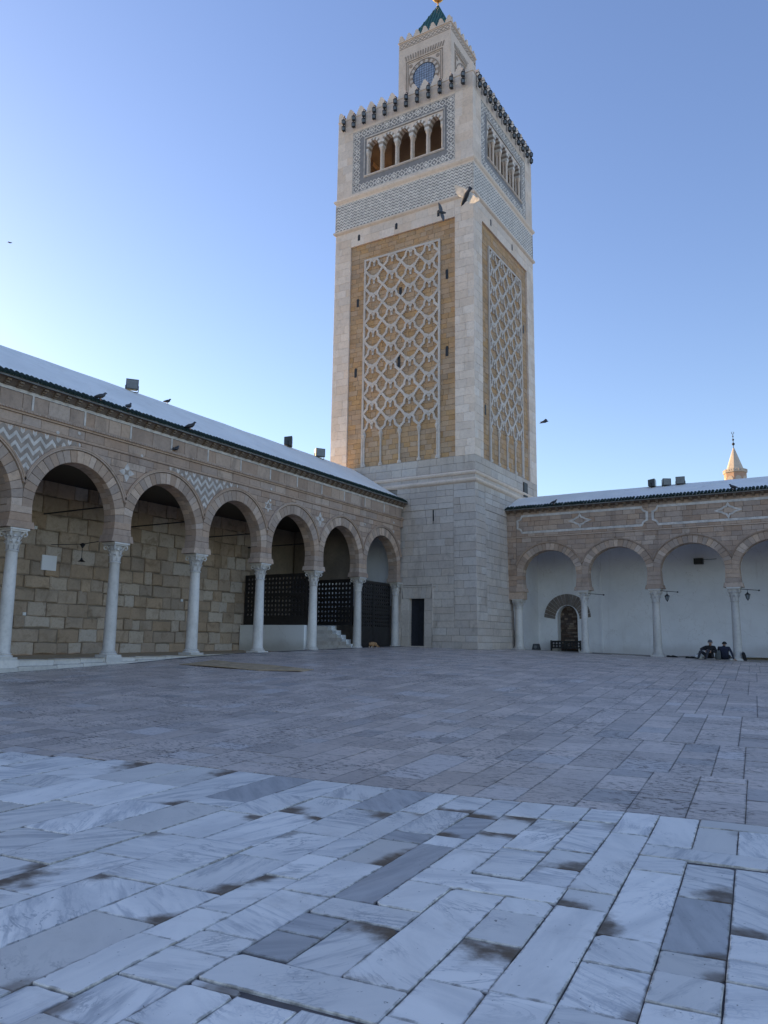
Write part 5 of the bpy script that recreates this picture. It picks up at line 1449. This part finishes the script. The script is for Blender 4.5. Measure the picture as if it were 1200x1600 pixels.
# ------------------------------------------------------------------ pigeons
def pigeon(name, loc, yaw, label, s=1.0, dark=False):
    t = thing(name, loc, label, 'pigeon', 'pigeons perched on the roofs'); t.rotation_euler = (0, 0, yaw); t.scale = (s, s, s)
    m = MB(); sweep(m, [(-.19, 0, .05), (-.13, 0, .075), (-.05, 0, .10), (.03, 0, .125), (.08, 0, .16), (.105, 0, .20), (.125, 0, .225), (.15, 0, .222), (.175, 0, .212)], [(.03, .008), (.04, .02), (.06, .055), (.068, .065), (.05, .05), (.032, .034), (.032, .032), (.018, .018), (.004, .004)], 10)
    o = m.build('body', PIGD if dark else PIG, smooth=True); o.parent = t
    for q in (-1, 1):
        m = MB(); sweep(m, [(.05, q * .058, .13), (-.03, q * .066, .11), (-.12, q * .045, .085), (-.18, q * .02, .065)], [(.008, .03), (.012, .05), (.01, .03), (.004, .01)], 8); o = m.build('wing', PIGD, smooth=True); o.parent = t
        m = MB(); sweep(m, [(.0, q * .025, .06), (.005, q * .025, .0)], .007, 5); sweep(m, [(-.015, q * .025, .004), (.035, q * .025, .004)], .006, 5); o = m.build('leg', SKIN); o.parent = t
pigeon('pigeon', (-18.62, 14.36, 7.23), 1.2, 'pigeon perched on the left gutter tiles below the large floodlight', 1.05)
pigeon('pigeon', (-18.62, 15.40, 7.22), 2.0, 'pigeon on the left gutter tiles, second from the photo edge', 1.0)
pigeon('pigeon', (-18.62, 18.0, 7.23), .6, 'dark pigeon on the left gutter tiles leaning forward toward the minaret', 1.1, True)
pigeon('pigeon', (-18.94, 17.72, 6.43), 1.8, 'pigeon standing on the sandstone ledge below the left eave', 1.0)
pigeon('pigeon', (-22.0, 20.0, 9.19), 1.4, 'single pigeon on the white ridge right of the large floodlight', .95, True)
pigeon('pigeon', (-12.4, 36.58, 7.15), .3, 'pigeon on the right gutter tiles near the minaret', 1.0, True)
pigeon('pigeon', (-4.2, 36.55, 7.14), 2.8, 'pigeon on the right gutter tiles below the distant minaret', 1.1, True)
def at(x, y, dist):
    d = fw + rt * ((x - 600) / FPX) - up * ((y - 800) / FPX); return CAM + d * dist
def flyer(loc, axis, wing, label, s=1.0, wm=None, span=.34):
    """axis = body direction, wing = direction of right wing"""
    t = thing('flying_pigeon', loc, label, 'pigeon', 'pigeons in flight'); t.scale = (s, s, s)
    a = Vector(axis).normalized(); w = (Vector(wing) - a * Vector(wing).dot(a)).normalized(); n = w.cross(a)
    t.rotation_euler = Matrix((a, w, a.cross(w))).transposed().to_euler()
    m = MB(); sweep(m, [(-.16, 0, -.0), (-.1, 0, 0), (-.02, 0, 0), (.06, 0, .0), (.11, 0, .01), (.145, 0, .015), (.175, 0, .012), (.195, 0, .008)], [(.055, .006), (.035, .02), (.055, .05), (.05, .046), (.034, .032), (.03, .028), (.012, .012), (.003, .003)], 10)
    o = m.build('body', PIGD, smooth=True); o.parent = t
    for q in (-1, 1):
        m = MB(); pts = [(.05, 0), (.075, .12), (.04, .24), (-.05, span), (-.075, span - .04), (-.075, .22), (-.09, .12), (-.085, 0)]
        vs = []
        for zz in (.006, -.004):
            for x, y in pts: vs.append((x, q * (y + .03), zz + .12 * y * y * 2))
        k = len(pts); fs = [tuple(range(k)) if q > 0 else tuple(reversed(range(k))), tuple(reversed(range(k, 2 * k))) if q > 0 else tuple(range(k, 2 * k))]
        for i in range(k): j = (i + 1) % k; fs.append((i, k + i, k + j, j) if q > 0 else (j, k + j, k + i, i))
        m.add(vs, fs); o = m.build('wing', wm or PIGL); o.parent = t
B1 = at(729, 306, 17.0); W1 = rt * .65 - up * .72 - fw * .7; N1 = -fw * .65 - rt * .7; flyer(B1, W1.cross(N1), W1, 'pigeon flying with wings spread lit gold by the sun before the minaret corner', 1.25, PIGL)
B2 = at(690, 332, 21.0); W2 = up * .95 - rt * .2 + fw * .2; N2 = -fw * .8 + rt * .5; flyer(B2, W2.cross(N2), W2, 'grey pigeon flying with one wing raised just left of the sunlit one', .8, PIG)
B3 = at(850, 659, 34.0); flyer(B3, rt * .8 - fw * .5, up * .25 + fw * .8, 'small dark bird gliding right of the minaret shaft', 1.1, PIGD)
B4 = at(15, 379, 60.0); flyer(B4, rt * .8 + fw * .5, up * .3 + fw * .8, 'tiny distant bird high in the sky at the left edge', 1.0, PIGD)

# ------------------------------------------------------------------ people, cat, shoes, bag
def skinned(name, verts, edges, radii, labels, mats, parent=None, sub_=1):
    me = bpy.data.meshes.new(name + '_skel'); me.from_pydata(verts, edges, [])
    ob = bpy.data.objects.new(name + '_skel', me); COL.objects.link(ob)
    sk = ob.modifiers.new('skin', 'SKIN'); sk.use_smooth_shade = True
    for i, r in enumerate(radii):
        d = me.skin_vertices[0].data[i]; d.radius = r if isinstance(r, tuple) else (r, r); d.use_root = (i == 0)
    ss_ = ob.modifiers.new('sub', 'SUBSURF'); ss_.levels = sub_; ss_.render_levels = sub_
    dg = bpy.context.evaluated_depsgraph_get(); dg.update()
    ev = ob.evaluated_get(dg); nm = bpy.data.meshes.new_from_object(ev)
    nm.materials.clear()
    for m_ in mats: nm.materials.append(m_)
    V = np.array(verts); RR = np.array([max(r) if isinstance(r, tuple) else r for r in radii]); LB_ = np.array(labels)
    for p_ in nm.polygons:
        c = np.array(p_.center); dd = np.sqrt(((V - c) ** 2).sum(1)) - RR; dd = np.where((LB_ == 1) & (dd > .035), 9, dd); k = int(np.argmin(dd)); p_.material_index = labels[k]; p_.use_smooth = True
    bpy.data.objects.remove(ob); o = bpy.data.objects.new(name, nm); COL.objects.link(o)
    if parent is not None: o.parent = parent
    return o
class Sk:
    def __init__(s): s.v = []; s.e = []; s.r = []; s.l = []
    def a(s, p, r, par=None, l=0):
        s.v.append(tuple(p)); s.r.append(r); s.l.append(l)
        if par is not None: s.e.append((par, len(s.v) - 1))
        return len(s.v) - 1
    def hand(s, par, p, d, side, l):
        p = Vector(p); d = Vector(d).normalized(); sd = (Vector(side) - d * Vector(side).dot(d)).normalized()
        pl = s.a(p + d * .05, (.035, .016), par, l)
        for k, (o_, ln) in enumerate(((-.03, .06), (-.01, .075), (.01, .07), (.03, .055))):
            f1 = s.a(p + d * .09 + sd * o_, .009, pl, l); s.a(p + d * (.09 + ln) + sd * o_ * 1.1 - Vector((0, 0, .02)), .008, f1, l)
        s.a(p + d * .06 + sd * -.055, .009, pl, l)
def head(sk, neck, h, face, l_skin):
    f = Vector(face).normalized(); h = Vector(h)
    n1 = sk.a(neck, .055, None if False else len(sk.v) - 0 - 1 if False else sk.neckpar, l_skin)
    j = sk.a(h - Vector((0, 0, .045)) + f * .02, (.062, .07), n1, l_skin)
    sk.a(h + Vector((0, 0, .05)), (.078, .09), j, l_skin)
def face_bits(parent, h, face):
    f = Vector(face).normalized(); h = Vector(h); s_ = Vector((0, 0, 1)).cross(f).normalized()
    m = MB(); sweep(m, [h + f * .08 + Vector((0, 0, .03)), h + f * .115 + Vector((0, 0, -.015)), h + f * .08 + Vector((0, 0, -.025))], [.01, .016, .008], 6); o = m.build('nose', SKIN, smooth=True); o.parent = parent
    for q in (-1, 1):
        m = MB(); sphere(m, h + f * .082 + s_ * q * .033 + Vector((0, 0, .03)), .012, 8); o = m.build('eye', HAIR); o.parent = parent
        m = MB(); sphere(m, h + s_ * q * .085 + Vector((0, 0, .01)), .024, 8); o = m.build('ear', SKIN); o.parent = parent
    m = MB(); sweep(m, [h + f * .078 + s_ * -.025 + Vector((0, 0, -.055)), h + f * .09 + Vector((0, 0, -.055)), h + f * .078 + s_ * .025 + Vector((0, 0, -.055))], .007, 5); o = m.build('mouth', plain('lips', (.25, .1, .09), .6)); o.parent = parent
def cap(parent, h, face, mat, name, brim=False, low=.0):
    f = Vector(face).normalized(); h = Vector(h); m = MB(); prof = []
    for k in range(7):
        a = (k / 6) * PI / 2; prof.append((.1 * math.cos(a) + .002, low + .115 * math.sin(a)))
    lathe(m, h - f * .012 + Vector((0, 0, .015)), prof, 14); o = m.build(name, mat, smooth=True); o.parent = parent
# first man: hunched, knees up, arms across
zs1 = zgR(-5.6) - .045
t = thing('person', (-5.62, 36.98, zs1), 'seated person in black clothes and grey cap hugging raised knees beside the column', 'person', None)
s = Sk(); pel = s.a((0, 0, .13), (.17, .14), None, 0); ab = s.a((.01, -.0, .28), (.16, .13), pel, 0); ch = s.a((.03, -.06, .45), (.17, .13), ab, 0)
s.neckpar = ch; hd = (.07, -.15, .70); head(s, (.05, -.1, .57), hd, (.45, -.9, -.15), 1)
for q, kn, ft in ((-1, (-.32, -.34, .36), (-.40, -.42, .05)), (1, (.02, -.46, .40), (-.06, -.56, .05))):
    hp = s.a((q * .1, -.04, .12), .1, pel, 2); k = s.a(kn, .072, hp, 2); f_ = s.a(ft, .05, k, 2); s.a((ft[0] - .05, ft[1] - .16, .035), (.04, .028), f_, 3)
for q, el, hn in ((-1, (-.34, -.24, .42), (-.06, -.36, .40)), (1, (.30, -.18, .30), (.04, -.42, .36))):
    sh = s.a((q * .19 + .03, -.06, .52), .07, ch, 0); e = s.a(el, .05, sh, 0); w = s.a(hn, .03, e, 0); s.hand(w, hn, (-q * .8, -.3, -.1), (0, -.3, 1), 1)
skinned('body', s.v, s.e, s.r, s.l, [BLACKC, SKIN, DENIM, BLACKC], t); face_bits(t, hd, (.45, -.9, -.15)); cap(t, hd, (.45, -.9, 0), CAPM, 'cap', low=.02)
# second man: back turned, arm propped behind, rucksack
zs2 = zgR(-5.0) - .045
t = thing('person', (-5.0, 36.98, zs2), 'seated person in navy jacket leaning on one arm against the right column', 'person', None)
s = Sk(); pel = s.a((0, 0, .12), (.17, .14), None, 0); ab = s.a((.0, -.0, .27), (.16, .13), pel, 0); ch = s.a((-.01, .0, .44), (.18, .13), ab, 0)
s.neckpar = ch; hd = (-.0, .03, .69); head(s, (-.01, .02, .57), hd, (-.3, .95, -.1), 1)
for q, kn, ft in ((-1, (-.2, .44, .34), (-.22, .62, .05)), (1, (.12, .5, .16), (-.1, .62, .05))):
    hp = s.a((q * .1, .04, .11), .1, pel, 2); k = s.a(kn, .072, hp, 2); f_ = s.a(ft, .05, k, 2); s.a((ft[0], ft[1] + .16, .035), (.04, .028), f_, 3)
for q, el, hn in ((-1, (-.27, .1, .30), (-.14, .32, .34)), (1, (.29, -.08, .30), (.36, -.12, .04))):
    sh = s.a((q * .19 - .01, 0, .52), .07, ch, 0); e = s.a(el, .05, sh, 0); w = s.a(hn, .03, e, 0); s.hand(w, hn, (.5, -.3, -.15) if q > 0 else (.3, .8, 0), (1, .5, 0), 1)
skinned('body', s.v, s.e, s.r, s.l, [NAVYC, SKIN, DENIM, BLACKC], t); face_bits(t, hd, (-.3, .95, -.1)); cap(t, hd, (-.3, .95, 0), HAIR, 'hair', low=-.03)
def soft_box(name, loc, dims, mat, label, cat, tilt=0.0):
    x, y, z = loc; m = MB(); n = 10
    prof = [(.001, 0), (.8, .0), (1.0, .12), (1.0, .5), (.92, .8), (.7, .96), (.25, 1.0)]
    vs = []; fs = []
    for r, h in prof:
        for k in range(n):
            a = 2 * PI * k / n; ca, sa = math.cos(a), math.sin(a); e = (abs(ca) ** .6 * (1 if ca >= 0 else -1), abs(sa) ** .6 * (1 if sa >= 0 else -1))
            vs.append((x + r * dims[0] * e[0] + tilt * h, y + r * dims[1] * e[1], z + h * dims[2]))
    for i in range(len(prof) - 1):
        for k in range(n): j = (k + 1) % n; fs.append((i * n + k, i * n + j, (i + 1) * n + j, (i + 1) * n + k))
    fs.append(tuple(range((len(prof) - 1) * n, len(prof) * n))); m.add(vs, fs)
    t = thing(name, loc, label, cat); m.build('sack', mat, t, smooth=True)
    m2 = MB(); sweep(m2, [(x - dims[0] * .5 + tilt, y - dims[1] * .7, z + dims[2] * .93), (x + tilt, y - dims[1] * .75, z + dims[2] * 1.08), (x + dims[0] * .5 + tilt, y - dims[1] * .7, z + dims[2] * .93)], .012, 5); m2.build('strap', BLACKC, t)
    return t
soft_box('rucksack', (-5.27, 36.9, zs2), (.12, .1, .42), GREYC, 'grey green rucksack resting against the back of the man in navy', 'rucksack')
soft_box('plastic_bag', (-6.08, 37.0, zgR(-6) - .045), (.15, .12, .2), WHITE, 'crumpled pale bag at the feet of the person in black', 'bag')
soft_box('black_bag', (-4.2, 36.95, zgR(-4.2) - .045), (.08, .1, .36), BLACKC, 'black bag leaning at the right side of the column by the seated men', 'bag', -.06)
def shoes(x, y, label):
    t = thing('pair_of_shoes', (x, y, zf(x, y)), label, 'shoes', None)
    for q in (-1, 1):
        m = MB(); z = zf(x, y) + .012; xx = x + q * .1; a = .2 * q
        sweep(m, [(xx - .13, y, z + .045), (xx - .08, y, z + .05), (xx, y - .01, z + .045), (xx + .08, y - .02 * q, z + .035), (xx + .14, y - .03 * q, z + .025)], [(.03, .035), (.04, .045), (.042, .04), (.045, .03), (.02, .018)], 8); m.build('shoe', BLACKC, t, smooth=True)
shoes(-7.1, 36.45, 'pair of dark shoes left on the paving near the middle right column')
shoes(-6.3, 36.4, 'pair of dark shoes on the paving left of the seated person in black')
# cat curled at the column foot
cz0 = max(zf(-18.55, 29.45), zgL(29.4)) + .0
t = thing('cat', (-18.6, 29.75, cz0), 'ginger cat crouching at the foot of the column beside the dark gate', 'cat')
s = Sk(); p0 = s.a((0, -.13, .17), (.11, .11), None, 0); p1 = s.a((0, .06, .18), (.1, .105), p0, 0); p2 = s.a((.0, .2, .17), (.075, .08), p1, 0); 
c1 = s.a((.01, -.24, .19), .075, p0, 0); hd = s.a((.04, -.33, .16), .07, c1, 0); s.a((.06, -.385, .135), .035, hd, 1)
for x, y in ((.07, -.2), (-.07, -.18)): k = s.a((x, y, .1), .035, p0, 0); f_ = s.a((x, y - .02, .03), .026, k, 1); s.a((x, y - .06, .02), .024, f_, 1)
for x, y in ((.08, .16), (-.08, .16)): k = s.a((x * 1.2, y - .05, .12), .05, p2, 0); h_ = s.a((x * 1.2, y + .06, .06), .028, k, 0); s.a((x * 1.2, y - .03, .02), .024, h_, 1)
tl = s.a((.02, .3, .12), .025, p2, 0); tl2 = s.a((.1, .36, .05), .022, tl, 0); s.a((.18, .3, .03), .016, tl2, 0)
skinned('body', s.v, s.e, s.r, s.l, [FURM, FURW], t)
for q in (-1, 1):
    m = MB(); m.add([(.04 + q * .03 - .02, -.33, .2), (.04 + q * .03 + .02, -.33, .2), (.04 + q * .035, -.31, .255), (.04 + q * .03, -.3, .2)], [(0, 1, 2), (1, 3, 2), (3, 0, 2)]); o = m.build('ear', FURM); o.parent = t
